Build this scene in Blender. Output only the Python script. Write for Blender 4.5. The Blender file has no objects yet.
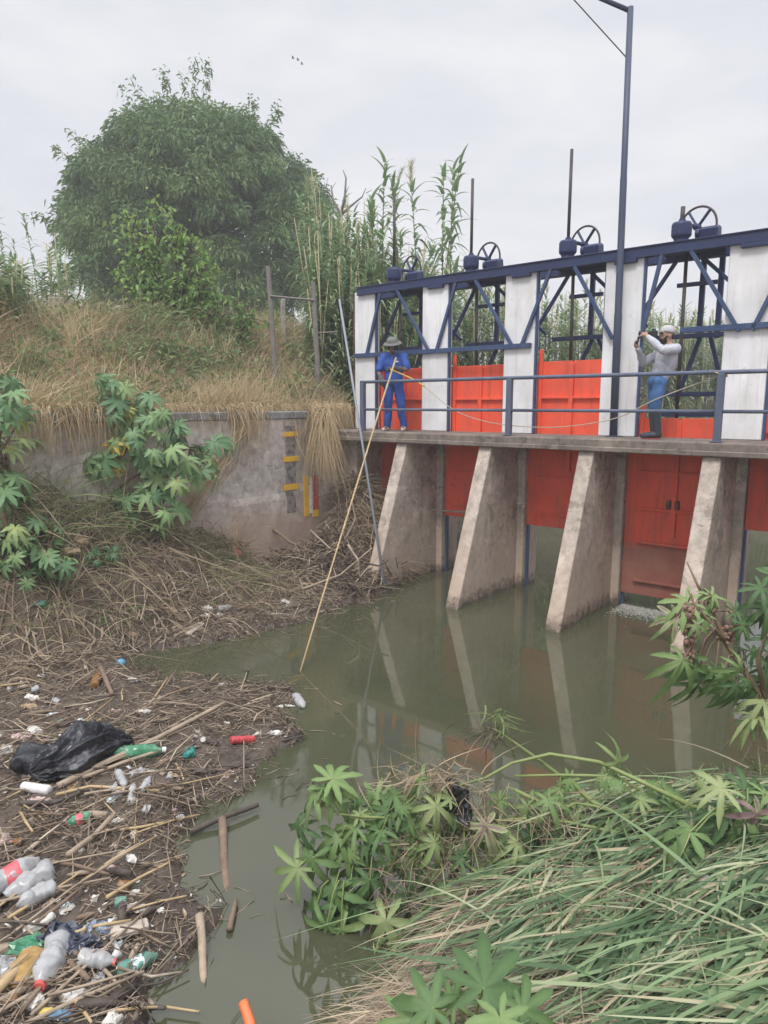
import bpy, bmesh, math, random
import numpy as np
from mathutils import Vector, Matrix, noise as mnoise

random.seed(7); rng = np.random.default_rng(7)
SC = bpy.context.scene
COL = SC.collection
PI = math.pi

# ------------------------------------------------------------------ survey
# water level is z = 0; the camera stands on the near bank at (0, 0, 3.25)
FPX, PITCH, PHI = 677.84, 0.1569, -0.6862
PX0, PY0, DECK, EYE = -0.5087, 13.0257, 2.7565, 0.493
CAMZ = DECK + EYE
CU, SU = math.cos(PHI), math.sin(PHI)
CT, ST = math.cos(PITCH), math.sin(PITCH)

def dam(u, v, z=0.0):
    """weir frame: u along the crest, v downstream, z above the deck"""
    return Vector((PX0 + u*CU + v*SU, PY0 + u*SU - v*CU, DECK + z))
def uvw(u, v, z=0.0):
    """same but z above water"""
    return Vector((PX0 + u*CU + v*SU, PY0 + u*SU - v*CU, z))
def to_uv(x, y):
    dx, dy = x - PX0, y - PY0
    return dx*CU + dy*SU, dx*SU - dy*CU
def ray(px, py):
    a = (px - 384)/FPX; b = (py - 512)/FPX
    return Vector((a, CT - b*ST, -ST - b*CT))
def at_dist(px, py, d):
    """survey point seen along a line of sight, at horizontal distance d north"""
    r = ray(px, py); t = d/r.y
    return Vector((0, 0, CAMZ)) + r*t
def at_z(px, py, z):
    r = ray(px, py); t = (z - CAMZ)/r.z
    return Vector((0, 0, CAMZ)) + r*t

# ------------------------------------------------------------------ tagging
def tag(o, label=None, cat=None, group=None, kind=None):
    if label: o['label'] = label
    if cat: o['category'] = cat
    if group: o['group'] = group
    if kind: o['kind'] = kind
    return o
def empty(name, loc, label=None, cat=None, group=None, rotz=0.0):
    o = bpy.data.objects.new(name, None); COL.objects.link(o)
    o.empty_display_size = 0.2
    o.location = loc; o.rotation_euler = (0, 0, rotz)
    return tag(o, label, cat, group)
def link(name, me, parent=None, world=True):
    o = bpy.data.objects.new(name, me); COL.objects.link(o)
    if parent is not None:
        o.parent = parent
        if world:   # mesh was modelled in world space
            mw = Matrix.Translation(parent.location) @ parent.rotation_euler.to_matrix().to_4x4()
            if parent.parent is not None:
                mw = parent.parent.matrix_basis @ mw
            o.matrix_parent_inverse = Matrix.Identity(4)
            o.matrix_basis = mw.inverted()
    return o

# ------------------------------------------------------------------ mesh builder
class MB:
    def __init__(s): s.v = []; s.f = []; s.t = []; s.tint = 0.5
    def add(s, vs, fs):
        o = len(s.v); s.v += [tuple(p) for p in vs]; s.f += [tuple(i + o for i in f) for f in fs]
        s.t += [s.tint]*len(vs); return s
    def box(s, c, d, M=None, bev=0.0):
        """box centred c, size d, optional 3x3 matrix; bevelled edges when bev > 0"""
        bm = bmesh.new(); bmesh.ops.create_cube(bm, size=1.0)
        bmesh.ops.scale(bm, vec=Vector(d), verts=bm.verts)
        if bev > 0: bmesh.ops.bevel(bm, geom=bm.edges[:], offset=bev, segments=1, affect='EDGES', profile=0.5)
        bm.verts.index_update()
        vs = []
        for v in bm.verts:
            p = v.co.copy()
            if M is not None: p = M @ p
            vs.append(p + Vector(c))
        fs = [[v.index for v in f.verts] for f in bm.faces]; bm.free()
        return s.add(vs, fs)
    def dbox(s, u0, u1, v0, v1, z0, z1, bev=0.008):
        c = dam((u0+u1)/2, (v0+v1)/2, (z0+z1)/2)
        return s.box(c, (abs(u1-u0), abs(v1-v0), abs(z1-z0)), DM, bev)
    def tube(s, pts, r, n=8, cap=True):
        pts = [Vector(p) for p in pts]
        if not hasattr(r, '__len__'): r = [r]*len(pts)
        vs = []; fs = []
        ref = None
        for i, p in enumerate(pts):
            d = (pts[min(i+1, len(pts)-1)] - pts[max(i-1, 0)])
            d = d.normalized() if d.length > 1e-9 else Vector((0, 0, 1))
            if ref is None:
                ref = Vector((0, 0, 1)) if abs(d.z) < .9 else Vector((1, 0, 0))
            a = d.cross(ref);
            if a.length < 1e-6: a = d.cross(Vector((1, 0, 0)))
            a.normalize(); b = d.cross(a).normalized(); ref = -b if False else ref
            for k in range(n):
                an = 2*PI*k/n
                vs.append(p + (a*math.cos(an) + b*math.sin(an))*r[i])
        for i in range(len(pts)-1):
            for k in range(n):
                k2 = (k+1) % n
                fs.append((i*n+k, i*n+k2, (i+1)*n+k2, (i+1)*n+k))
        if cap:
            fs.append(tuple(range(n-1, -1, -1))); fs.append(tuple((len(pts)-1)*n + k for k in range(n)))
        return s.add(vs, fs)
    def bar(s, a, b, w, h, up=(0, 0, 1), bev=0.004):
        """rectangular bar from a to b, w across, h along up"""
        a = Vector(a); b = Vector(b); d = (b-a); L = d.length; d.normalize()
        x = d.cross(Vector(up)); x.normalize(); z = x.cross(d)
        M = Matrix((x, d, z)).transposed()
        return s.box((a+b)/2, (w, L, h), M, bev)
    def lathe(s, prof, c, axis=(0, 0, 1), n=14):
        """profile [(r, h)...] turned round axis, starting at c"""
        ax = Vector(axis).normalized()
        a = ax.orthogonal().normalized(); b = ax.cross(a)
        vs = []; fs = []; m = len(prof)
        for r, h in prof:
            for k in range(n):
                an = 2*PI*k/n
                vs.append(Vector(c) + ax*h + (a*math.cos(an) + b*math.sin(an))*r)
        for i in range(m-1):
            for k in range(n):
                k2 = (k+1) % n
                fs.append((i*n+k, i*n+k2, (i+1)*n+k2, (i+1)*n+k))
        fs.append(tuple(range(n-1, -1, -1))); fs.append(tuple((m-1)*n + k for k in range(n)))
        return s.add(vs, fs)
    def ball(s, c, r, sub=2, sc=(1, 1, 1), M=None):
        bm = bmesh.new(); bmesh.ops.create_icosphere(bm, subdivisions=sub, radius=r)
        vs = []
        for v in bm.verts:
            p = Vector((v.co.x*sc[0], v.co.y*sc[1], v.co.z*sc[2]))
            if M is not None: p = M @ p
            vs.append(p + Vector(c))
        bm.verts.index_update()
        fs = [[v.index for v in f.verts] for f in bm.faces]; bm.free()
        return s.add(vs, fs)
    def capsule(s, a, b, ra, rb, n=10):
        a = Vector(a); b = Vector(b); d = b-a; L = d.length
        if L < 1e-6: return s.ball(a, ra)
        prof = []
        for k in range(5):
            t = PI/2*k/4; prof.append((max(ra*math.sin(t), 1e-4), -ra*math.cos(t)))
        for k in range(5):
            t = PI/2*k/4; prof.append((max(rb*math.cos(t), 1e-4), L + rb*math.sin(t)))
        return s.lathe(prof, a, d, n)
    def mesh(s, name, mats, smooth=False):
        me = bpy.data.meshes.new(name); me.from_pydata(s.v, [], s.f)
        for m in (mats if isinstance(mats, (list, tuple)) else [mats]): me.materials.append(m)
        at = me.attributes.new('tint', 'FLOAT', 'POINT'); at.data.foreach_set('value', np.array(s.t, dtype=np.float32))
        if smooth: me.polygons.foreach_set('use_smooth', [True]*len(me.polygons))
        me.update(); return me
    def build(s, name, mats, parent=None, smooth=False):
        return link(name, s.mesh(name, mats, smooth), parent)
DM = Matrix(((CU, SU, 0), (SU, -CU, 0), (0, 0, 1)))      # dam axes (mirrored v is fine for boxes)

def np_mesh(name, V, F, mat, tint=None, smooth=True):
    """V (n,3), F (m,4) or (m,3) numpy"""
    me = bpy.data.meshes.new(name)
    n, m, k = len(V), len(F), F.shape[1]
    me.vertices.add(n); me.vertices.foreach_set('co', np.ascontiguousarray(V, dtype=np.float32).ravel())
    me.loops.add(m*k); me.loops.foreach_set('vertex_index', np.ascontiguousarray(F, dtype=np.int32).ravel())
    me.polygons.add(m); me.polygons.foreach_set('loop_start', np.arange(0, m*k, k, dtype=np.int32))
    try: me.polygons.foreach_set('loop_total', np.full(m, k, dtype=np.int32))
    except Exception: pass
    for mm in (mat if isinstance(mat, (list, tuple)) else [mat]): me.materials.append(mm)
    if tint is not None:
        at = me.attributes.new('tint', 'FLOAT', 'POINT'); at.data.foreach_set('value', np.asarray(tint, dtype=np.float32))
    if smooth: me.polygons.foreach_set('use_smooth', np.ones(m, dtype=bool))
    me.update(); me.validate()
    return me

def norm(a): return a/np.maximum(np.linalg.norm(a, axis=-1, keepdims=True), 1e-9)
def strips(P, d0, d1, L, w, K=4, tint=None, side=None, belly=0.0, fold=0.0):
    """blades p(t) = P + L (d0 t + d1 t^2); width profile tapers to the tip. returns V, F, T"""
    N = len(P); t = np.linspace(0, 1, K+1)
    L = np.asarray(L).reshape(-1, 1, 1); w = np.asarray(w).reshape(-1, 1)
    c = P[:, None, :] + L*(d0[:, None, :]*t[None, :, None] + d1[:, None, :]*(t**2)[None, :, None])
    if side is None:
        r = rng.normal(size=(N, 3)); r[:, 2] *= .3
        side = norm(np.cross(d0 + .6*d1, r))
    prof = (1 - t**2.2)*(1-belly) + belly*np.sin(PI*np.clip(t*.92+.08, 0, 1))
    prof = np.maximum(prof, .02)
    off = side[:, None, :]*(w*prof[None, :])[:, :, None]*.5
    V = np.stack([c-off, c+off], axis=2).reshape(-1, 3)
    base = (np.arange(N)*(K+1)*2)[:, None]
    k = np.arange(K)[None, :]*2
    F = np.stack([base+k, base+k+1, base+k+3, base+k+2], axis=-1).reshape(-1, 4)
    T = None
    if tint is not None: T = np.repeat(np.asarray(tint), (K+1)*2)
    return V, F, T
def join(parts):
    Vs, Fs, Ts, o = [], [], [], 0
    for V, F, T in parts:
        Vs.append(V); Fs.append(F+o); Ts.append(T if T is not None else np.full(len(V), .5)); o += len(V)
    return np.concatenate(Vs), np.concatenate(Fs), np.concatenate(Ts)
def twigs(P, d, L, r, tint, n=4, bend=.08):
    """many bent sticks with n-sided section (3 rings)"""
    N = len(P); d = norm(d); ref = rng.normal(size=(N, 3)); a = norm(np.cross(d, ref)); b = np.cross(d, a)
    L = np.asarray(L)[:, None]; r = np.asarray(r)
    bv = a*L*bend*rng.normal(size=(N, 1))
    C = np.stack([P-d*L/2, P+bv, P+d*L/2], axis=1)
    R = np.stack([r, r*.92, r*.6], axis=1)
    an = 2*PI*np.arange(n)/n
    ring = a[:, None, None, :]*np.cos(an)[None, None, :, None] + b[:, None, None, :]*np.sin(an)[None, None, :, None]
    V = (C[:, :, None, :] + ring*R[:, :, None, None]).reshape(-1, 3)
    fs = []
    for i in range(2):
        for k in range(n):
            k2 = (k+1) % n; fs.append((i*n+k, i*n+k2, (i+1)*n+k2, (i+1)*n+k))
    for i in (0, 2):
        if n == 4: fs.append(tuple(i*n+k for k in range(4)))
    fs = np.array(fs)
    F = (np.arange(N)*3*n)[:, None, None] + fs[None]
    return V, F.reshape(-1, 4), np.repeat(tint, 3*n)

# ------------------------------------------------------------------ materials
def new_mat(name):
    m = bpy.data.materials.new(name); m.use_nodes = True
    nt = m.node_tree; b = nt.nodes['Principled BSDF']
    return m, nt, b
def N(nt, t, **kw):
    n = nt.nodes.new(t)
    for k, v in kw.items():
        if k in n.inputs: n.inputs[k].default_value = v
        else: setattr(n, k, v)
    return n
def ramp(nt, stops, fac=None):
    r = nt.nodes.new('ShaderNodeValToRGB'); e = r.color_ramp.elements
    while len(e) < len(stops): e.new(.5)
    for i, (p, c) in enumerate(stops):
        e[i].position = p; e[i].color = (c[0], c[1], c[2], 1)
    if fac is not None: nt.links.new(fac, r.inputs[0])
    return r
def noise(nt, scale, detail=5, rough=.55, vec=None, dist=0.0):
    n = N(nt, 'ShaderNodeTexNoise'); n.inputs['Scale'].default_value = scale
    n.inputs['Detail'].default_value = detail; n.inputs['Roughness'].default_value = rough; n.inputs['Distortion'].default_value = dist
    if vec is not None: nt.links.new(vec, n.inputs['Vector'])
    return n
def wpos(nt, scale=None):
    g = N(nt, 'ShaderNodeNewGeometry').outputs['Position']
    if scale is None: return g
    m = N(nt, 'ShaderNodeMapping'); m.inputs['Scale'].default_value = scale; nt.links.new(g, m.inputs['Vector'])
    return m.outputs['Vector']
def mix(nt, fac, a, b, mode='MIX'):
    m = nt.nodes.new('ShaderNodeMix'); m.data_type = 'RGBA'; m.blend_type = mode
    for s, v in ((0, fac), (6, a), (7, b)):
        if hasattr(v, 'is_output') or hasattr(v, 'links'): nt.links.new(v, m.inputs[s])
        elif isinstance(v, (int, float)): m.inputs[s].default_value = v
        else: m.inputs[s].default_value = (v[0], v[1], v[2], 1)
    return m.outputs[2]
def math_(nt, op, a, b=0.0, clamp=False):
    m = nt.nodes.new('ShaderNodeMath'); m.operation = op; m.use_clamp = clamp
    for i, v in enumerate((a, b)):
        if hasattr(v, 'links'): nt.links.new(v, m.inputs[i])
        else: m.inputs[i].default_value = v
    return m.outputs[0]
def bump(nt, b, h, strength=.3, dist=.02):
    n = N(nt, 'ShaderNodeBump'); n.inputs['Strength'].default_value = strength; n.inputs['Distance'].default_value = dist
    nt.links.new(h, n.inputs['Height']); nt.links.new(n.outputs[0], b.inputs['Normal'])

def simple(name, c, rough=.6, var=.25, scale=8.0, metal=0.0, bs=.15, spec=.5, coat=0.0, trans=0.0, alpha=1.0):
    """painted or plain surface with mottled colour and a little bump"""
    m, nt, b = new_mat(name)
    p = wpos(nt)
    n1 = noise(nt, scale, 6, .6, p); n2 = noise(nt, scale*7, 3, .6, p)
    f = math_(nt, 'ADD', math_(nt, 'MULTIPLY', n1.outputs[0], .7), math_(nt, 'MULTIPLY', n2.outputs[0], .3))
    lo = [x*(1-var) for x in c]; hi = [min(1, x*(1+var)) for x in c]
    r = ramp(nt, [(.3, lo), (.7, hi)], f)
    nt.links.new(r.outputs[0], b.inputs['Base Color'])
    b.inputs['Roughness'].default_value = rough; b.inputs['Metallic'].default_value = metal
    b.inputs['Specular IOR Level'].default_value = spec
    if trans: b.inputs['Transmission Weight'].default_value = trans
    if bs: bump(nt, b, f, bs, .01)
    return m
def tinted(name, stops, rough=.7, trans=.25, spec=.25, jitter=.25, scale=6.0):
    """plant matter: per-blade tint through a ramp, some light through the leaf"""
    m, nt, b = new_mat(name)
    a = N(nt, 'ShaderNodeAttribute'); a.attribute_name = 'tint'
    p = wpos(nt); n1 = noise(nt, scale, 4, .6, p)
    f = math_(nt, 'ADD', a.outputs['Fac'], math_(nt, 'MULTIPLY', math_(nt, 'SUBTRACT', n1.outputs[0], .5), jitter), True)
    r = ramp(nt, stops, f)
    nt.links.new(r.outputs[0], b.inputs['Base Color'])
    b.inputs['Roughness'].default_value = rough; b.inputs['Specular IOR Level'].default_value = spec
    if trans > 0:
        t = N(nt, 'ShaderNodeBsdfTranslucent'); nt.links.new(r.outputs[0], t.inputs['Color'])
        ms = N(nt, 'ShaderNodeMixShader'); ms.inputs[0].default_value = trans
        out = nt.nodes['Material Output']
        nt.links.new(b.outputs[0], ms.inputs[1]); nt.links.new(t.outputs[0], ms.inputs[2]); nt.links.new(ms.outputs[0], out.inputs[0])
    return m

def concrete(name, base, dark, mud=None, zm=(0.1, 1.0), stain=.5):
    m, nt, b = new_mat(name)
    p = wpos(nt)
    n1 = noise(nt, 1.3, 8, .62, p); n2 = noise(nt, 9, 6, .65, p); n3 = noise(nt, 3.2, 8, .7, wpos(nt, (1.0, 1.0, .25)))
    c = ramp(nt, [(.30, [x*.78 for x in base]), (.5, base), (.72, [x*1.22 for x in base])], n1.outputs[0]).outputs[0]
    g = ramp(nt, [(.35, (.72,)*3), (.62, (1.08,)*3)], n2.outputs[0]).outputs[0]
    c = mix(nt, 1.0, c, g, 'MULTIPLY')
    sm = ramp(nt, [(.54, (0,)*3), (.68, (1,)*3)], n3.outputs[0]).outputs[0]
    c = mix(nt, math_(nt, 'MULTIPLY', sm, stain), c, dark)
    lime = ramp(nt, [(.56, (0,)*3), (.64, (1,)*3)], noise(nt, 2.6, 9, .72, p, .4).outputs[0]).outputs[0]      # lime bloom and spalled patches
    c = mix(nt, math_(nt, 'MULTIPLY', lime, .6), c, [min(.75, x*1.5) for x in base])
    sp_ = ramp(nt, [(.565, (0,)*3), (.60, (1,)*3)], noise(nt, 3.6, 9, .70, p, .6).outputs[0]).outputs[0]
    c = mix(nt, math_(nt, 'MULTIPLY', sp_, .55), c, dark)
    if mud is not None:      # silt left by floods, with an uneven upper limit
        sp = N(nt, 'ShaderNodeSeparateXYZ'); nt.links.new(p, sp.inputs[0])
        z = math_(nt, 'ADD', sp.outputs[2], math_(nt, 'MULTIPLY', math_(nt, 'SUBTRACT', n1.outputs[0], .5), 1.3))
        mr = N(nt, 'ShaderNodeMapRange'); mr.inputs[1].default_value = zm[0]; mr.inputs[2].default_value = zm[1]
        mr.inputs[3].default_value = .85; mr.inputs[4].default_value = 0.0; nt.links.new(z, mr.inputs[0])
        c = mix(nt, mr.outputs[0], c, mud)
        z2 = math_(nt, 'ADD', sp.outputs[2], math_(nt, 'MULTIPLY', math_(nt, 'SUBTRACT', n2.outputs[0], .5), .55))
        mr2 = N(nt, 'ShaderNodeMapRange'); mr2.inputs[1].default_value = .02; mr2.inputs[2].default_value = .24
        mr2.inputs[3].default_value = .8; mr2.inputs[4].default_value = 0.0; nt.links.new(z2, mr2.inputs[0])
        c = mix(nt, mr2.outputs[0], c, (.035, .028, .02))
    nt.links.new(c, b.inputs['Base Color']); b.inputs['Roughness'].default_value = .88; b.inputs['Specular IOR Level'].default_value = .25
    h = math_(nt, 'ADD', n2.outputs[0], math_(nt, 'MULTIPLY', n1.outputs[0], .8))
    bump(nt, b, h, .35, .02)
    return m
def paint(name, c, chip, worn=.5, rough=.45, scale=5.0, thr=.62, chalk=None, grime=None, streak=None):
    """oil paint on steel or render: chips, chalky patches and run-down grime"""
    m, nt, b = new_mat(name)
    p = wpos(nt); n1 = noise(nt, scale, 9, .7, p); n2 = noise(nt, 1.6, 6, .6, p); n3 = noise(nt, 5, 6, .65, wpos(nt, (1, 1, .14)))
    base = ramp(nt, [(.3, [x*.84 for x in c]), (.7, [min(1, x*1.1) for x in c])], n2.outputs[0]).outputs[0]
    if chalk: base = mix(nt, math_(nt, 'MULTIPLY', ramp(nt, [(.45, (0,)*3), (.75, (1,)*3)], n3.outputs[0]).outputs[0], .5), base, chalk)
    if grime: base = mix(nt, math_(nt, 'MULTIPLY', ramp(nt, [(.46, (0,)*3), (.66, (1,)*3)], n3.outputs[0]).outputs[0], .5), base, grime)
    f = math_(nt, 'MULTIPLY', ramp(nt, [(thr, (0,)*3), (thr+.04, (1,)*3)], n1.outputs[0]).outputs[0], worn)
    c2 = mix(nt, f, base, chip)
    nt.links.new(c2, b.inputs['Base Color']); b.inputs['Roughness'].default_value = rough; b.inputs['Specular IOR Level'].default_value = .35
    if streak:
        n4 = noise(nt, 7, 7, .7, wpos(nt, (1, 1, .07))); n5 = noise(nt, 1.1, 4, .6, p)
        st = math_(nt, 'MULTIPLY', ramp(nt, [(.52, (0,)*3), (.66, (1,)*3)], n4.outputs[0]).outputs[0], ramp(nt, [(.42, (0,)*3), (.62, (1,)*3)], n5.outputs[0]).outputs[0])
        nt.links.new(mix(nt, math_(nt, 'MULTIPLY', st, .6), c2, streak), b.inputs['Base Color'])
    bump(nt, b, n1.outputs[0], .12, .01)
    return m

M = {}
M['concrete'] = concrete('concrete', (.52, .445, .385), (.17, .14, .12), (.47, .365, .29), (.2, 1.5), .55)
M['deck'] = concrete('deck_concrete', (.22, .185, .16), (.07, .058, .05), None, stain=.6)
M['wall'] = concrete('wall_concrete', (.54, .485, .445), (.27, .225, .20), (.46, .335, .27), (.9, 1.7), .55)
M['cap'] = concrete('cap_concrete', (.25, .25, .25), (.10, .10, .095), None, stain=.7)
M['white'] = paint('white_paint', (.82, .82, .84), (.48, .45, .41), .6, .6, 7.0, .63, None, (.66, .64, .61), (.50, .46, .42))
M['blue'] = paint('blue_paint', (.042, .075, .17), (.12, .10, .10), .35, .45, 14.0, .66, (.10, .125, .19))
M['navy'] = paint('navy_paint', (.028, .042, .112), (.06, .05, .05), .3, .5, 14.0, .66)
M['greyblue'] = paint('grey_blue_paint', (.105, .13, .195), (.22, .17, .13), .5, .5, 12.0, .62, (.2, .22, .27))
M['red'] = paint('red_paint', (.88, .115, .055), (.45, .07, .04), .45, .5, 6.0, .62, (.84, .20, .14), (.55, .06, .04), (.30, .055, .035))
M['rust'] = paint('rusty_steel', (.16, .075, .05), (.05, .03, .025), .6, .8, 9.0, .5)
M['lampblue'] = paint('dark_grey_blue_paint', (.060, .078, .125), (.2, .16, .13), .5, .5, 12.0, .64, (.12, .14, .18))
M['galv'] = paint('galvanised_pipe', (.24, .27, .31), (.30, .29, .28), .5, .45, 9.0, .55)
M['rod'] = paint('greased_steel', (.055, .05, .058), (.12, .07, .05), .5, .5, 10.0, .5)
M['yellow'] = paint('yellow_paint', (.85, .50, .03), (.45, .36, .28), .8, .75, 15.0, .56)
M['redmark'] = paint('red_mark_paint', (.50, .08, .05), (.40, .30, .26), .8, .75, 15.0, .56)
M['whitemark'] = paint('white_mark_paint', (.75, .72, .68), (.40, .33, .29), .8, .75, 15.0, .56)
M['blackmark'] = paint('dark_mark_paint', (.13, .125, .135), (.30, .26, .24), .9, .8, 9.0, .46)
def mud_gate():
    m = paint('red_paint_silted', (.84, .11, .058), (.36, .08, .055), .5, .6, 6.0, .60, (.66, .20, .14), (.42, .07, .05), (.22, .06, .04))
    nt = m.node_tree; b = nt.nodes['Principled BSDF']
    src = b.inputs['Base Color'].links[0].from_socket
    p = wpos(nt); sp = N(nt, 'ShaderNodeSeparateXYZ'); nt.links.new(p, sp.inputs[0])
    n = noise(nt, 2.2, 7, .65, p)
    z = math_(nt, 'ADD', sp.outputs[2], math_(nt, 'MULTIPLY', math_(nt, 'SUBTRACT', n.outputs[0], .5), .35))
    mr = N(nt, 'ShaderNodeMapRange'); mr.inputs[1].default_value = .97; mr.inputs[2].default_value = 1.12
    mr.inputs[3].default_value = .82; mr.inputs[4].default_value = 0; nt.links.new(z, mr.inputs[0])
    silt = ramp(nt, [(.3, (.16, .075, .055)), (.7, (.27, .17, .13))], n.outputs[0]).outputs[0]
    nt.links.new(mix(nt, mr.outputs[0], src, silt), b.inputs['Base Color'])
    return m
M['redmud'] = mud_gate()
# ------------------------------------------------------------------ camera, light, sky
cam = bpy.data.cameras.new('camera'); co = bpy.data.objects.new('camera', cam); COL.objects.link(co)
cam.sensor_fit = 'VERTICAL'; cam.sensor_height = 24.0; cam.lens = 24.0*FPX/1024
cam.clip_start = .05; cam.clip_end = 2000
co.location = (0, 0, CAMZ); co.rotation_euler = (PI/2 - PITCH, 0, 0)
SC.camera = co

SUN_EL, SUN_AZ = math.radians(58), math.radians(205)     # compass azimuth of the veiled sun (behind the camera)
sl = bpy.data.lights.new('sun', 'SUN'); so = bpy.data.objects.new('sun', sl); COL.objects.link(so)
sl.energy = 1.5; sl.angle = math.radians(14); sl.color = (1.0, .965, .91)
sd = Vector((math.sin(SUN_AZ)*math.cos(SUN_EL), math.cos(SUN_AZ)*math.cos(SUN_EL), math.sin(SUN_EL)))
so.rotation_euler = sd.to_track_quat('Z', 'Y').to_euler(); so.location = (0, -5, 30)

w = bpy.data.worlds.new('World'); SC.world = w; w.use_nodes = True
nt = w.node_tree; bg = nt.nodes['Background']
sky = N(nt, 'ShaderNodeTexSky'); sky.sky_type = 'NISHITA'; sky.sun_disc = False
sky.sun_elevation = SUN_EL; sky.sun_rotation = SUN_AZ; sky.dust_density = 4.0; sky.air_density = 1.2
tc = N(nt, 'ShaderNodeTexCoord')
mp = N(nt, 'ShaderNodeMapping'); mp.inputs['Scale'].default_value = (1.0, 1.0, 3.2); nt.links.new(tc.outputs['Generated'], mp.inputs['Vector'])
c1 = noise(nt, 2.1, 6, .52, mp.outputs[0], .25); c2 = noise(nt, 5.0, 5, .55, mp.outputs[0], .3)
cf = math_(nt, 'ADD', math_(nt, 'MULTIPLY', c1.outputs[0], .7), math_(nt, 'MULTIPLY', c2.outputs[0], .3))
cloud = ramp(nt, [(.36, (.715, .74, .82)), (.50, (.80, .815, .87)), (.62, (.90, .905, .935))], cf)
vs = N(nt, 'ShaderNodeSeparateXYZ'); nt.links.new(tc.outputs['Generated'], vs.inputs[0])
# overcast sky: brighter towards the zenith
zr = N(nt, 'ShaderNodeMapRange'); zr.inputs[1].default_value = 0.50; zr.inputs[2].default_value = .95; zr.inputs[3].default_value = 6.75; zr.inputs[4].default_value = 18.0
nt.links.new(vs.outputs[2], zr.inputs[0])
cl = N(nt, 'ShaderNodeVectorMath'); cl.operation = 'SCALE'; nt.links.new(cloud.outputs[0], cl.inputs[0]); nt.links.new(zr.outputs[0], cl.inputs['Scale'])
hs = N(nt, 'ShaderNodeHueSaturation'); hs.inputs['Saturation'].default_value = .35; nt.links.new(sky.outputs[0], hs.inputs['Color'])
skm = mix(nt, .93, hs.outputs[0], cl.outputs[0])
nt.links.new(skm, bg.inputs['Color']); bg.inputs['Strength'].default_value = 0.1

SC.view_settings.view_transform = 'Standard'
try: SC.view_settings.look = 'None'
except Exception: pass
SC.view_settings.gamma = 1.0; SC.view_settings.exposure = 0.60; HAZE = .0031
SC.cycles.use_denoising = True
SC.cycles.max_bounces = 8; SC.cycles.transparent_max_bounces = 8
SC.cycles.volume_bounces = 1

# ------------------------------------------------------------------ terrain
def sm(x, a=0.0, b=1.0):
    t = np.clip((x-a)/(b-a), 0, 1); return t*t*(3-2*t)
def sdist(x, y, poly):
    """signed distance to closed polygon, positive inside"""
    x = np.asarray(x, float); y = np.asarray(y, float)
    d = np.full(x.shape, 1e9); ins = np.zeros(x.shape, bool)
    n = len(poly)
    for i in range(n):
        x1, y1 = poly[i]; x2, y2 = poly[(i+1) % n]
        ex, ey = x2-x1, y2-y1; t = np.clip(((x-x1)*ex+(y-y1)*ey)/(ex*ex+ey*ey+1e-12), 0, 1)
        d = np.minimum(d, np.hypot(x-x1-t*ex, y-y1-t*ey))
        c = ((y1 > y) != (y2 > y)) & (x < (x2-x1)*(y-y1)/(y2-y1+1e-12)+x1)
        ins ^= c
    return np.where(ins, d, -d)
mat_px = [(392,590),(372,600),(345,604),(300,622),(240,636),(150,650),(122,662),(165,678),(240,684),(290,690),(284,702),(262,708),(280,722),(300,738),(262,760),(258,778),
          (225,800),(200,815),(172,845),(163,868),(185,890),(207,910),(195,935),(182,965),(146,990),(133,1040),(122,1100)]
MAT = [(p.x, p.y) for p in (at_z(a, b, 0) for a, b in mat_px)] + [(-1.0, 1.0), (-3, -6), (-30, -6), (-30, 12), (-4, 15.5), (-.6, 14.6), (.3, 12.6)]
# near bank: plane of the grass, and its edge above the water
Q1, Q2, Q3 = at_dist(768, 780, 4.4), at_dist(340, 1010, 2.9), at_dist(768, 1024, 2.3)
_n = (Q2-Q1).cross(Q3-Q1)
def plane(x, y): return Q1.z - (_n.x*(x-Q1.x) + _n.y*(y-Q1.y))/_n.z
def on_plane(px, py):
    r = ray(px, py); o = Vector((0, 0, CAMZ)); t = _n.dot(Q1-o)/_n.dot(r); return o + r*t
edge_px = [(300,1060),(322,1015),(352,982),(396,936),(455,882),(506,838),(566,790),(640,775),(700,762),(768,752)]
EDGE = [(p.x, p.y) for p in (on_plane(a, b) for a, b in edge_px)]
_e0 = EDGE[0]; _e1 = EDGE[-1]
NEAR = EDGE + [(uvw(8.3, 3.0).x, uvw(8.3, 3.0).y), (uvw(8.7, 0).x, uvw(8.7, 0).y), (uvw(9.0, -1.5).x, uvw(9.0, -1.5).y), (40, 12), (40, -40), (-6, -40), (-1.6, -2), (-.8, 1.2)]
_fn = [mnoise.noise(Vector((i*.37, 1.7, 2.2))) for i in range(64)]
def fbm(x, y, sc=1.0, seed=0.0):
    """cheap smooth value noise from sines, numpy friendly"""
    r = 0.0; a = 1.0; k = sc
    for i in range(4):
        r = r + a*np.sin(k*(x*math.cos(i*1.3+seed)+y*math.sin(i*1.3+seed))+i*2.1+seed)*np.sin(k*(y*math.cos(i*.9+seed+1)-x*math.sin(i*.9+seed+1))+i+seed*2)
        a *= .55; k *= 1.9
    return r
WALL_V1 = 5.8
def foot(v): return np.interp(v, [-2, .6, 1.2, 2.2, 3.4, 4.9, 6.1, 8, 12, 30], [-.2, -.2, .75, .8, .72, .45, .25, -.9, -3.0, -4.5])
def slope(v): return np.interp(v, [-1, 1.0, 1.6, 2.2, 2.8, 4.3, 5.2, 6.2, 9], [.06, .06, .10, .28, .52, .92, 1.35, 1.9, 1.5])
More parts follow.
